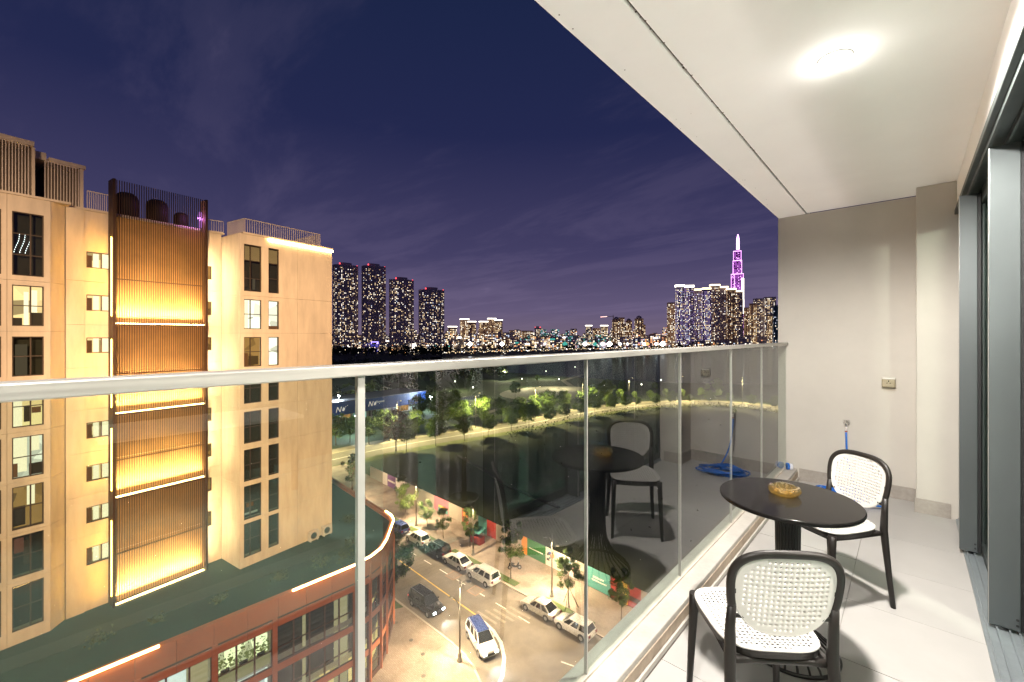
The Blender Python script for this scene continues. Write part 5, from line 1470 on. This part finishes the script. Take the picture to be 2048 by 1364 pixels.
lamp('headlight_beam', 'SPOT', (2.5, 0, .75), 900, (.85, .92, 1), c_, None, spot_size=R_(80), spot_blend=.6, shadow_soft_size=.1).rotation_euler = (R_(80), 0, R_(-90))
c_ = car(make_car('suv', P_w, 4.6, 1.85, 1.70, True, P_b), -30.6, 28.6, R_(-20), 'white car with a dark blue roof turning the corner with headlights on')
lamp('headlight_beam', 'SPOT', (2.45, 0, .75), 900, (.85, .92, 1), c_, None, spot_size=R_(80), spot_blend=.6, shadow_soft_size=.1).rotation_euler = (R_(80), 0, R_(-90))
bx_, by_ = -95.6, 143.5
car(make_car('sedan', P_w, 4.5, 1.78, 1.45), bx_, by_, R_(100), 'small white car driving along the lamplit boulevard')
# little round ground covers on the pavement and a parked moped
for i, (x, y) in enumerate(((-39.3, 24.6), (-36.0, 24.2), (-33.6, 23.9), (-31.4, 22.4), (-29.4, 21.2))):
    t = empty('round_cover', (x, y, G + .131), 0, label='small dark round cover in the corner pavement, ' + ORD[i] + ' from the podium', cat='drain cover', group='round covers in the corner pavement')
    ob('rim', MB().lathe([(.20, 0), (.20, .015), (.16, .015)], 14), M_pole, t); ob('plate', MB().lathe([(0, .010), (.16, .010)], 14), M_dark, t)
mo = empty('moped', (-37.2, 40.6, G + .13), .8, label='dark moped parked on the far pavement near the tall narrow tree', cat='moped')
for x in (-.62, .62): 
    w_ = ob('wheel', MB().tube([(x, -.05, .26), (x, .05, .26)], .26, 14), M_tyre, mo); ob('rim', MB().tube([(x, -.055, .26), (x, .055, .26)], .15, 10), M_rim, w_)
ob('body', MB().tube([(-.75, 0, .55), (-.45, 0, .62), (-.1, 0, .42), (.25, 0, .36), (.45, 0, .62), (.52, 0, .92)], [.10, .16, .13, .12, .13, .08], 8), P_k, mo)
ob('seat', MB().tube([(-.72, 0, .74), (-.4, 0, .76), (-.02, 0, .70)], [.10, .13, .09], 8), M_dark, mo)
ob('handlebar', MB().tube([(.44, -.32, 1.0), (.52, 0, .96), (.44, .32, 1.0)], .02, 6), M_rim, mo)
ob('fork', MB().tube([(.52, 0, .9), (.62, 0, .26)], .035, 6), M_rim, mo)

# ================================================================== BLUE SHOPFRONT BUILDING, CANOPIES
b0 = bearing(560, 131); b1 = bearing(851, 177)
frb, Lb = frame(b0, b1)
blue = empty('blue_shop_building', (0, 0, 0), label='long low building with a deep blue sign board, beyond the crossing', cat='shop building')
M_blue = mat('sign_blue', (.012, .045, .22), .5, var=.15, scale=.3)
ob('wall', MB().fbox(frb, 0, Lb, G, -21.2, -14, -2.4), M_concrete, blue)
ob('roof', MB().fbox(frb, -.4, Lb + .4, -21.18, -20.95, -14.4, .3), mat('tin_roof', (.16, .15, .17), .6, .3, var=.15, scale=.3), blue)
nb = 9
for i in range(nb):
    ob('sign_board', MB().fbox(frb, Lb * i / nb + .03, Lb * (i + 1) / nb - .03, -25.5, -20.9, .02, .22), M_blue, blue)
    ob('post', MB().fbox(frb, Lb * i / nb - .12, Lb * i / nb + .12, G, -25.5, -.3, 0), M_concrete, blue)
    ob('shop_window', MB().fbox(frb, Lb * i / nb + .6, Lb * (i + 1) / nb - .6, G + .3, G + 2.4, -2.38, -2.3), [room_emit('shop_teal', (.55, .95, .85), .9, .5), M_int['dark'], room_emit('shop_lilac', (.8, .7, .95), .6, .5), M_int['amber']][i % 4], blue)
def flat_text(txt, size, m, name, parent, loc, rot_z, shear=.3):
    cu = bpy.data.curves.new(name, 'FONT'); cu.body = txt; cu.size = size; cu.shear = shear; cu.extrude = .02
    tmp = bpy.data.objects.new(name + '_tmp', cu); COL.objects.link(tmp)
    dg = bpy.context.evaluated_depsgraph_get(); me = bpy.data.meshes.new_from_object(tmp.evaluated_get(dg))
    bpy.data.objects.remove(tmp); me.materials.clear(); me.materials.append(m)
    o = bpy.data.objects.new(name, me); COL.objects.link(o); o.parent = parent; o.location = loc
    o.rotation_euler = (pi / 2, 0, rot_z)
    return o
M_letter = emit('sign_letter', (1, .86, .80), .8)
ab = atan2(frb[3], frb[2])
def fpos(a, d, z): return (frb[0] + frb[2] * a + frb[3] * d, frb[1] + frb[3] * a - frb[2] * d, z)
def a_of(u):   # distance along the front at a photo bearing
    r = (u - 1024) / 858.0; dx, dy = -sin(YAW) + cos(YAW) * r, cos(YAW) + sin(YAW) * r
    det = frb[2] * (-dy) - frb[3] * (-dx)
    return ((0 - frb[0]) * (-dy) - (0 - frb[1]) * (-dx)) / det
flat_text('Nơ', 2.6, M_letter, 'sign_lettering', blue, fpos(a_of(670), .24, -24.4), ab)
flat_text('Nơ', 2.6, M_letter, 'sign_lettering', blue, fpos(a_of(735), .24, -24.0), ab)
ob('lettering_line', MB().fbox(frb, a_of(751), a_of(768), -23.1, -22.5, .225, .26), emit('sign_faint', (.8, .75, .8), .35), blue)
for u in (680, 754, 789):
    a = a_of(u)
    o = ob('sign_lamp', MB().fbox(frb, a - .7, a + .7, -25.75, -25.55, .3, .9), M_pole, blue)
    ob('lens', MB().fbox(frb, a - .6, a + .6, -25.83, -25.751, .35, .85), emit('sign_lamp_lens', (.6, .85, 1), 3.5), o)
x, y = bearing(700, 196)
cn = empty('white_canopy', (x, y, G), .5, label='white peaked tent canopy above the blue shopfront roof', cat='canopy')
cv_ = MB(); n = 4; vs = []; fs = []
top_ = (0, 0, 7.9)
ring8 = []
for i in range(8):
    a = pi / 4 * i; r = 6.2 if i % 2 == 0 else 4.0; z = 5.4 if i % 2 == 0 else 5.9
    ring8.append((r * cos(a), r * sin(a), z))
cv_.add([top_] + ring8 + [(p[0], p[1], p[2] - .12) for p in ring8] + [(0, 0, 7.75)], [(0, 1 + i, 1 + (i + 1) % 8) for i in range(8)] + [(1 + i, 9 + i, 9 + (i + 1) % 8, 1 + (i + 1) % 8) for i in range(8)] + [(17, 9 + (i + 1) % 8, 9 + i) for i in range(8)])
ob('fabric', cv_, mat('canopy_fabric', (.42, .50, .42), .8, var=.06, trans=.3), cn)
for i in range(0, 8, 2): ob('pole', MB().tube([(ring8[i][0], ring8[i][1], 0), ring8[i]], .09, 6), M_pole, cn)
x, y = bearing(952, 184)
rc = empty('ribbed_canopy', (x, y, G), .55, label='pale curved ribbed canopy beside the park floodlight', cat='canopy')
for k in range(15):
    xx = -7 + k
    pts = [(xx, 2.4 * cos(pi * t / 8), 3.0 + 1.6 * sin(pi * t / 8) * (1 - abs(xx) / 11)) for t in range(9)]
    ob('rib', MB().tube(pts, .10, 5), M_white_plastic, rc)
sk_ = MB(); vs = []; fs = []
for k in range(15):
    xx = -7 + k
    for t in range(9): vs.append((xx, 2.38 * cos(pi * t / 8), 2.95 + 1.6 * sin(pi * t / 8) * (1 - abs(xx) / 11)))
for k in range(14):
    for t in range(8): fs.append((k * 9 + t, k * 9 + t + 1, (k + 1) * 9 + t + 1, (k + 1) * 9 + t))
ob('skin', sk_.add(vs, fs, 0, True), mat('canopy_skin', (.40, .36, .32), .7, var=.1), rc)
for xx in (-6.5, 0, 6.5):
    for yy in (-2.35, 2.35): ob('pole', MB().tube([(xx, yy, 0), (xx, yy, 3.0)], .08, 6), M_pole, rc)

# ================================================================== SKYLINE ACROSS THE RIVER
M_fac = {'dark': mat('tower_dark_hazed', (.36, .29, .36), .6, var=.2, scale=.05), 'grey': mat('tower_grey', (.45, .38, .45), .7, var=.15, scale=.05), 'lilac': mat('tower_lilac', (.42, .32, .52), .7, var=.15, scale=.04),  # paler purple-grey: night haze is put into these facade colours
         'tan': mat('tower_tan', (.45, .29, .20), .8, var=.15, scale=.05), 'teal': mat('tower_teal', (.04, .10, .14), .5, var=.2, scale=.05), 'white': mat('tower_white', (.34, .32, .34), .8, var=.1, scale=.05)}
E_w = [emit('win_warm', (1, .74, .42), 1.9), emit('win_pale', (1, .90, .74), 2.4), emit('win_dim', (1, .66, .36), .62), emit('win_cool', (.72, .80, 1), 1.3), emit('win_lilac', (.56, .40, .90), .55), emit('win_brown', (.85, .46, .24), .5)]
E_crown = emit('crown_white', (1, .92, .78), 6.0); E_gold = emit('crown_gold', (1, .78, .46), 5.0)
E_red = emit('beacon_red', (1, .08, .10), 2.5)
def facade_windows(mb, poly, z0, z1, fl, cw, dens, pal, rnd, prox=.14, wz=.5, wx=.5, lo=0):
    n = len(poly)
    for i in range(n):
        p, q = poly[i], poly[(i + 1) % n]
        fr, Ln = frame(p, q)
        mid = ((p[0] + q[0]) / 2, (p[1] + q[1]) / 2)
        nc = int(Ln / cw)
        if nc < 1: continue
        for c in range(nc):
            col_d = dens * rnd.uniform(.25, 1.75)
            for k in range(int((z1 - z0) / fl)):
                if rnd.random() > col_d: continue
                a0 = Ln * (c + .5 - wx / 2) / nc; a1 = Ln * (c + .5 + wx / 2) / nc
                zz0 = z0 + k * fl + fl * (.5 - wz / 2); zz1 = zz0 + fl * wz
                mi = rnd.choices(range(len(pal)), [w for _, w in pal])[0]
                nx, ny = fr[3], -fr[2]
                P = lambda a, z: (fr[0] + fr[2] * a + nx * prox, fr[1] + fr[3] * a + ny * prox, z)
                mb.add([P(a0, zz0), P(a1, zz0), P(a1, zz1), P(a0, zz1)], [(0, 1, 2, 3)], pal[mi][0])
def rect_poly(w, d, ang):
    c = [(-w / 2, -d / 2), (w / 2, -d / 2), (w / 2, d / 2), (-w / 2, d / 2)]
    return [(x * cos(ang) - y * sin(ang), x * sin(ang) + y * cos(ang)) for x, y in c]
def round_poly(w, d, ang, n=16, ex=3.2):
    out = []
    for k in range(n):
        a = 2 * pi * (k + .5) / n; ca, sa = cos(a), sin(a)
        r = (abs(ca) ** ex + abs(sa) ** ex) ** (-1 / ex); x, y = w / 2 * r * ca, d / 2 * r * sa
        out.append((x * cos(ang) - y * sin(ang), x * sin(ang) + y * cos(ang)))
    return out
def tower(u0, u1, vtop, d, label, fac='dark', dens=.3, pal=((0, 3), (1, 2), (2, 2)), depth=None, ang=None, fl=3.4, cw=3.2, crown=None, shape='rect', seed=0, vbase=None, name='tower', cat='tower', fins=False, group=None, cap=None, wx=.52, wz=.54, zbase=None):
    rnd = random.Random(seed * 97 + int(u0))
    um = (u0 + u1) / 2; x, y = bearing(um, d); theta = atan2(y, x) - pi / 2   # face square to the sight line, then turned a little
    ang = theta + (ang if ang is not None else .25)
    wpx = (u1 - u0) / 858.0 * d / sqrt(1 + ((um - 1024) / 858.0) ** 2)
    zt = height(vtop, d) - (G if zbase is None else zbase)
    A = abs(ang - theta); dp = depth or wpx * .55
    w = (wpx - dp * sin(A)) / cos(A) if shape == 'rect' else wpx
    t = empty(name, (x, y, G if zbase is None else zbase), 0, label=label, cat=cat, group=group)
    poly = rect_poly(w, dp, ang) if shape == 'rect' else round_poly(w, dp * 1.2, ang)
    ob('body', MB().prism(poly, 0, zt), M_fac[fac], t)
    if fins:
        f = MB(); n = len(poly)
        for i in range(n):
            p, q = poly[i], poly[(i + 1) % n]; frr, Ln = frame(p, q)
            for a in (.0, .5): f.fbox(frr, Ln * a - .35, Ln * a + .35, 0, zt + rnd.uniform(-1, 3), -.3, .7)
        ob('facade_fins', f, M_fac['grey'], t, kind='stuff')
    if dens > 0:
        wb = MB(); facade_windows(wb, poly, 4, zt - 2, fl, cw, dens, pal, rnd, wx=wx, wz=wz)
        if wb.v: ob('lit_windows', wb, E_w, t, kind='stuff')
    ob('parapet', MB().prism([(px * 1.02, py * 1.02) for px, py in poly], zt + .01, zt + 1.4), M_fac[fac if fac != 'dark' else 'grey'], t)
    if crown == 'band':
        ob('crown_light', MB().prism([(px * 1.05, py * 1.05) for px, py in poly], zt + 1.42, zt + 1.42 + max(3.0, zt * .035)), E_crown, t)
    if crown == 'gold':
        ob('crown_light', MB().prism([(px * 1.05, py * 1.05) for px, py in poly], zt + 1.42, zt + 5.5), E_gold, t)
    if crown == 'red':
        for k in range(3):
            p = poly[int(k * len(poly) / 3)]; ob('beacon', MB().box(p[0] - .9, p[1] - .9, zt + 1.42, p[0] + .9, p[1] + .9, zt + 4.5), E_red, t)
        ob('plant_room', MB().prism([(px * .5, py * .5) for px, py in poly], zt + 1.42, zt + 7), M_fac['dark'], t)
    if crown == 'dome':
        r = w * .36
        ob('dome', MB().lathe([(r, zt + 1.42), (r * .95, zt + 1.42 + r * .4), (r * .7, zt + 1.42 + r * .8), (r * .35, zt + 1.42 + r), (0, zt + 1.42 + r * 1.06)], 14), M_fac['dark'], t)
    return t
PALW = ((0, 3), (1, 3), (2, 4), (3, .4))
dark4 = 'four dark riverside towers'
tower(666, 716, 533, 900, 'leftmost of the four dark towers, partly behind the cream block', 'dark', .27, PALW, shape='round', fins=True, fl=2.9, cw=2.3, crown='red', seed=1, group=dark4)
tower(724, 771, 535, 900, 'second of the four dark towers, as tall as the leftmost', 'dark', .24, PALW, shape='round', fins=True, fl=2.9, cw=2.3, crown='red', seed=2, group=dark4)
tower(779, 827, 562, 900, 'third of the four dark towers, a step lower', 'dark', .22, PALW, shape='round', fins=True, fl=2.9, cw=2.3, crown='red', seed=3, group=dark4)
tower(838, 888, 582, 900, 'lowest and rightmost of the four dark towers', 'dark', .24, PALW, shape='round', fins=True, fl=2.9, cw=2.3, crown='red', seed=4, group=dark4)
# low long building with blue lights before them
t = tower(722, 742, 688, 760, 'low pale colonnaded building left of the blue lit porch', 'white', .5, ((2, 1), (5, 2)), name='low_building', cat='building', ang=.1, cw=5, fl=5, seed=5, depth=14)
t = tower(742, 757, 686, 758, 'blue lit porch building before the dark towers', 'white', 0, name='porch_building', cat='building', ang=.1, seed=6, depth=14)
ob('blue_sign', MB().prism([(p[0], p[1]) for p in rect_poly(12, 13.5, atan2(bearing(749, 758)[1], bearing(749, 758)[0]) - pi / 2)], 16.2, 20), emit('blue_neon', (.30, .22, 1), 5), t)
ob('blue_panel', MB().prism(rect_poly(12, 15.2, atan2(bearing(749, 758)[1], bearing(749, 758)[0]) - pi / 2), 3, 15), emit('blue_wash', (.08, .07, .55), .7), t)
t = tower(758, 820, 687, 770, 'long low pale building right of the blue lit porch', 'white', .75, ((5, 2), (2, 1)), name='low_building', cat='building', ang=.08, cw=7, fl=8, seed=7, depth=16)
t = tower(821, 829, 686, 765, 'low building end with a bright white stair strip', 'grey', 0, name='low_building', cat='building', ang=.08, seed=8, depth=14)
ob('stair_light', MB().prism(rect_poly(4, 15, 1.2), 2, 16), E_crown, t)
# crown-lit estate in the middle distance
est = 'crown lit estate towers in the middle distance'
PE = ((0, 3), (1, 2), (2, 3), (5, 2))
for i, (a, b, v, d, lab) in enumerate(((896, 914, 655, 1500, 'single crown lit tower nearest the four dark towers'), (920, 938, 640, 1550, 'tall crown lit tower, left one of its pair'), (935, 952, 645, 1500, 'crown lit tower, lower one of the left pair'),
                                  (958, 976, 645, 1540, 'crown lit tower, left one of the triple group'), (975, 992, 639, 1580, 'tallest crown lit tower, middle of the triple group'), (989, 1005, 642, 1520, 'crown lit tower, right one of the triple group'))):
    tower(a, b, v, d, lab, 'tan', .6, PE, crown='band', seed=10 + i, group=est, cw=4.2, fl=4.2, ang=.2)
for i, (a, b, v, d, lab, fc, de, cr) in enumerate(((1018, 1042, 661, 1900, 'wide tan slab block right of the crown lit towers', 'tan', .65, None), (1043, 1066, 662, 1880, 'wide tan slab block beside the slim dark tower', 'tan', .65, None), (1069, 1081, 656, 1700, 'slim dark tower with red beacons between city lights', 'dark', .35, 'red'),
                                            (1171, 1184, 653, 1500, 'pale tower with a blue lit top', 'white', .5, 'band'), (1185, 1200, 657, 1520, 'dim brown block between the two bright topped towers', 'tan', .5, None), (1201, 1216, 653, 1500, 'bright white lit tower left of the domed towers', 'white', .85, 'band'),
                                            (1224, 1241, 640, 1450, 'domed brown tower, left one of three', 'tan', .5, 'dome'), (1226, 1249, 636, 1500, 'lit tower behind the left domed tower', 'tan', .6, None), (1240, 1252, 648, 1430, 'brown link block between the domed towers', 'tan', .5, None), (1251, 1264, 642, 1450, 'domed brown tower, middle one of three', 'tan', .5, 'dome'),
                                            (1269, 1287, 638, 1420, 'domed brown tower, tallest and right one of three', 'tan', .4, 'dome'), (1285, 1291, 650, 1440, 'narrow brown wing right of the tallest domed tower', 'tan', .5, None), (1300, 1311, 669, 1300, 'small orange lit block left of the bright riverside cluster', 'tan', .7, None))):
    tower(a, b, v, d, lab, fc, de, PE if fc == 'tan' else PALW, crown=cr, seed=30 + i, cw=4, fl=4, ang=.2)
# right-hand cluster round the supertall
PL = ((1, 3), (0, 2), (3, 2), (4, 9))
PB = ((0, 2), (1, 3), (5, 7), (2, 2))
cl = 'dense tower cluster beside the supertall'
tower(1334, 1351, 606, 1250, 'pinkish tower at the left end of the dense cluster', 'tan', .75, PB, seed=50, cw=3.6, fl=3.6, group=cl, ang=.3)
tower(1350, 1369, 575, 1230, 'lilac tower with a bright flat crown, left half', 'lilac', .85, PL, seed=51, cw=3.0, fl=3.6, crown='band', group=cl, ang=.35)
tower(1368, 1388, 576, 1235, 'tower with a bright flat crown, right half with pale corner', 'lilac', .6, PL, seed=52, cw=3.2, fl=3.6, crown='band', group=cl, ang=.2)
tower(1386, 1406, 582, 1240, 'lilac lit tower right of the flat crowned one', 'dark', .5, PL, seed=53, cw=3.2, fl=3.6, crown='gold', group=cl, ang=.3)
tower(1403, 1422, 580, 1200, 'lilac grid tower under the golden roof line', 'lilac', .8, PL, seed=54, cw=3.0, fl=3.6, crown='gold', group=cl, ang=.25)
tower(1419, 1440, 573, 1210, 'brown tower with the highest stepped golden crown', 'dark', .45, PB, seed=55, cw=3.2, fl=3.6, crown='gold', group=cl, ang=.3)
tower(1436, 1456, 577, 1215, 'dark tower with sparse white windows under the golden crown', 'dark', .22, PALW, seed=56, cw=3.2, fl=3.6, crown='gold', group=cl, ang=.2)
tower(1452, 1472, 581, 1200, 'brown grid tower in front of the supertall', 'tan', .75, PB, seed=57, cw=3.0, fl=3.6, crown='gold', group=cl, ang=.3)
tower(1469, 1486, 585, 1205, 'dark tower at the right end of the golden crowned row', 'dark', .3, PALW, seed=58, cw=3.2, fl=3.6, crown='gold', group=cl, ang=.25)
PR = ((0, 4), (1, 2), (5, 6), (2, 3))
tower(1487, 1499, 616, 1350, 'orange brown tower right of the bright cluster', 'tan', .7, PR, seed=59, cw=3.6, fl=3.6, ang=.25)
tower(1498, 1514, 608, 1300, 'orange brown tower with stepped top beside the dark one', 'tan', .75, PR, seed=60, cw=3.6, fl=3.6, ang=.2)
tower(1506, 1530, 598, 1400, 'grey brown tower behind the orange ones', 'dark', .4, PALW, seed=61, cw=3.4, fl=3.6, ang=.3)
tower(1527, 1552, 595, 1380, 'grey brown tower with white roof lights at the wall edge', 'dark', .45, PALW, seed=62, cw=3.4, fl=3.6, ang=.2)
tower(1534, 1547, 630, 1220, 'low orange block before the grey brown towers', 'tan', .7, PR, seed=63, cw=3.4, fl=3.6, ang=.2)
tower(1545, 1566, 612, 1000, 'dark teal tower half hidden by the balcony end wall', 'teal', .16, ((3, 3), (1, 2)), seed=64, cw=2.6, fl=3.4, ang=.2)
# the supertall, bundled tubes lit purple
d = 1813; um = 1475
x, y = bearing(um, d); th_ = atan2(y, x) - pi / 2
su = empty('supertall_tower', (x, y, G), th_, label='slender supertall tower glowing purple with a bright spire', cat='skyscraper')
E_pu = emit('purple_glow', (.62, .14, .82), 1.1); E_pk = emit('purple_bright', (.92, .42, 1.0), 3.2); E_sp = emit('spire_light', (.80, .40, 1.0), 4.5)
k = d / 858.0 / sqrt(1 + ((um - 1024) / 858.) ** 2)
def zz_of(v): return height(v, d) - G
M_sup = mat('supertall_glass', (.10, .05, .13), .4, var=.15, scale=.02)
tiers_ = [(-13, 13, 700, 600), (-13, 12.5, 600, 549), (-9.2, 8.6, 549, 522), (-8.4, 7.6, 522, 503), (-4.5, 5.5, 503, 500)]
for i, (a, b, v0, v1) in enumerate(tiers_):
    ob('shaft', MB().box(a * k, -16 + i * 2, zz_of(v0), b * k, 16 - i * 2, zz_of(v1)), M_sup, su)
rnd = random.Random(5)
wp = MB()
for (a, b, v0, v1), i in zip(tiers_[:4], range(4)):
    n = int((b - a) * k / 3.2)
    for c in range(n):
        x0 = a * k + (b - a) * k * (c + .2) / n; x1 = a * k + (b - a) * k * (c + .8) / n
        for f in range(int((zz_of(v1) - zz_of(v0)) / 4.0)):
            z = zz_of(v0) + f * 4
            if rnd.random() < .72: wp.add([(x0, -16.2 + i * 2, z), (x1, -16.2 + i * 2, z), (x1, -16.2 + i * 2, z + 3.2), (x0, -16.2 + i * 2, z + 3.2)], [(0, 1, 2, 3)], 1 if rnd.random() < .16 else 0)
ob('lit_windows', wp, [E_pu, E_pk], su, kind='stuff')
for a, v0, v1, i in ((-12.6, 600, 549, 0), (-9.0, 549, 522, 2), (-8.2, 522, 503, 3), (8.4, 549, 522, 2), (7.2, 522, 503, 3), (11.6, 600, 549, 0), (-6, 640, 549, 0)):
    ob('edge_light', MB().box(a * k - .7, -17.2 + i * 2, zz_of(v0), a * k + .7, -16.2 + i * 2, zz_of(v1)), E_pk, su)
for (a, b, v, i) in ((-13, 12, 549, 0), (-9.2, 8.6, 522, 2), (-8.4, 7.6, 503, 3)):
    ob('ledge_light', MB().box(a * k, -17.4 + i * 2, zz_of(v) - 1.2, b * k, -16.2 + i * 2, zz_of(v) + 1.2), E_pk, su)
ob('spire', MB().tube([(.8 * k, 0, zz_of(500)), (.8 * k, 0, zz_of(478)), (.8 * k, 0, zz_of(469))], [3.3 * k, 3.0 * k, 1.0 * k], 8), E_sp, su)
ob('white_panel', MB().box(8.5 * k, -20, zz_of(600), 12.6 * k, -17.6, zz_of(558)), E_crown, su)
ob('white_panel', MB().box(11.2 * k, -20, zz_of(628), 12.8 * k, -17.6, zz_of(600)), E_crown, su)
# jib of a lit crane over the domed towers
x, y = bearing(1212, 1480)
cr = empty('tower_crane', (x, y, G), atan2(y, x) - pi / 2 + .1, label='tower crane with a lit jib beside the domed towers', cat='crane')
kk = 1480 / 858.0
ob('mast', MB().tube([(14 * kk, 0, 0), (14 * kk, 0, height(630, 1480) - G)], .9, 4), M_pole, cr)
ob('jib', MB().tube([(-11 * kk, 0, height(634, 1480) - G), (16 * kk, 0, height(632.5, 1480) - G)], .8, 4), M_pole, cr)
ob('jib_light', MB().tube([(-11 * kk, -1.2, height(634, 1480) - G), (2 * kk, -1.2, height(633, 1480) - G)], .9, 4), emit('jib_light', (1, .55, .48), 3), cr)

# the low city between and behind: a mass of roofs and lights that nobody could count
rnd = random.Random(11)
city = MB(); lights = MB()
E_city = [E_w[0], E_w[1], E_w[2], E_w[3], emit('city_teal', (.10, .62, .52), .75), emit('city_orange', (1, .42, .16), 1.8), emit('city_white', (1, .95, .92), 7), emit('city_pink', (1, .45, .55), 1.2)]
for i in range(760):
    u = rnd.uniform(560, 1720) if i % 3 else rnd.uniform(890, 1345)
    d = rnd.uniform(1000, 2600)
    if 655 < u < 895 and d < 1000: continue
    x, y = bearing(u, d); w = rnd.uniform(10, 34); dp = rnd.uniform(10, 22); hgt = rnd.uniform(7, 30) * (1.0 + (d - 1000) / 2200)
    if rnd.random() < .10: hgt *= 1.7
    ang = atan2(y, x) - pi / 2 + rnd.uniform(-.3, .3)
    poly = [(x + a, y + b) for a, b in rect_poly(w, dp, ang)]
    city.prism(poly, G, G + hgt, rnd.randrange(4))
    zone = 1.0 if 900 < u < 1345 else .6
    if 1040 < u < 1240 and rnd.random() < .5: pal = ((1, 2), (3, 3), (4, 7), (0, 1), (7, .4))
    elif 1260 < u < 1345: pal = ((1, 4), (5, 3), (3, 2), (7, 2), (0, 2))
    else: pal = ((0, 3), (1, 3), (2, 4), (5, .6), (3, .8))
    facade_windows(lights, poly, G + 1, G + hgt, 3.6, 4.2, .48 * zone, pal, rnd, prox=.3, wx=.7, wz=.6)
    if rnd.random() < .17 * zone:   # lit sign or floodlit yard
        fr, Ln = frame(poly[0], poly[1]); z = G + hgt * rnd.uniform(.4, 1.0)
        mi = rnd.choices((6, 5, 4, 3, 7), (5, 1.5, 1.6, 1.5, 1))[0]
        nx, ny = fr[3], -fr[2]
        a0, a1 = Ln * .1, Ln * rnd.uniform(.4, .9); z1 = z + rnd.uniform(1.5, 4)
        P = lambda a, zq: (fr[0] + fr[2] * a + nx * .5, fr[1] + fr[3] * a + ny * .5, zq)
        lights.add([P(a0, z), P(a1, z), P(a1, z1), P(a0, z1)], [(0, 1, 2, 3)], mi)
ob('low_city', city, [M_fac['grey'], M_fac['dark'], M_fac['white'], M_fac['tan']], kind='stuff')
ob('city_lights', lights, E_city, kind='stuff')
# strings of lamps along the far bank and the far streets
bank = MB()
for i in range(240):
    u = 885 + i * (1600 - 885) / 240 + rnd.uniform(-1, 1); d = 640 + max(0, u - 900) * .62 + rnd.uniform(0, 16)
    x, y = bearing(u, d); z = G + rnd.uniform(4, 7); s = rnd.uniform(.5, 1.1)
    bank.lathe([(0, -s), (s, 0), (0, s)], 6, c=(x, y, z), mi=rnd.choices((0, 1, 6, 5), (5, 3, 1, 1))[0])
for i in range(420):
    u = rnd.uniform(600, 1600); d = rnd.uniform(700, 1000) if u < 900 else rnd.uniform(960, 1700)
    x, y = bearing(u, d); s = rnd.uniform(.6, 1.5)
    bank.lathe([(0, -s), (s, 0), (0, s)], 6, c=(x, y, G + rnd.uniform(5, 13)), mi=rnd.choices((0, 1, 6, 5, 4, 3), (5, 4, 2.2, 1, .7, .8))[0])
for (u, d, s, mi) in ((940, 900, 5, 6), (1004, 930, 5, 6), (1219, 1010, 6.5, 6), (1170, 1000, 5, 6), (1130, 1000, 6, 4), (1148, 1010, 4.5, 4), (1190, 1000, 5, 4), (1205, 1005, 4.5, 6), (1295, 1000, 4.6, 5), (1288, 1015, 4, 6), (1325, 1020, 6.5, 6), (1312, 1040, 4, 6), (1275, 1000, 3.5, 5), (1240, 1000, 4, 6), (1255, 990, 3, 6), (1108, 1080, 3, 3), (1090, 1050, 2.5, 6)):
    x, y = bearing(u, d); bank.lathe([(0, -s), (s * .8, -s * .4), (s, 0), (s * .8, s * .4), (0, s)], 10, c=(x, y, height(688, d)), mi=mi)
for i in range(260):   # lamps among the trees of the near left bank
    u = rnd.uniform(600, 1120); d = rnd.uniform(560, 760)
    x, y = bearing(u, d); s = rnd.uniform(.35, .8)
    bank.lathe([(0, -s), (s, 0), (0, s)], 6, c=(x, y, G + rnd.uniform(6, 19)), mi=rnd.choices((0, 1, 2, 5), (4, 2, 3, 1))[0])
ob('bank_lights', bank, E_city, kind='stuff')
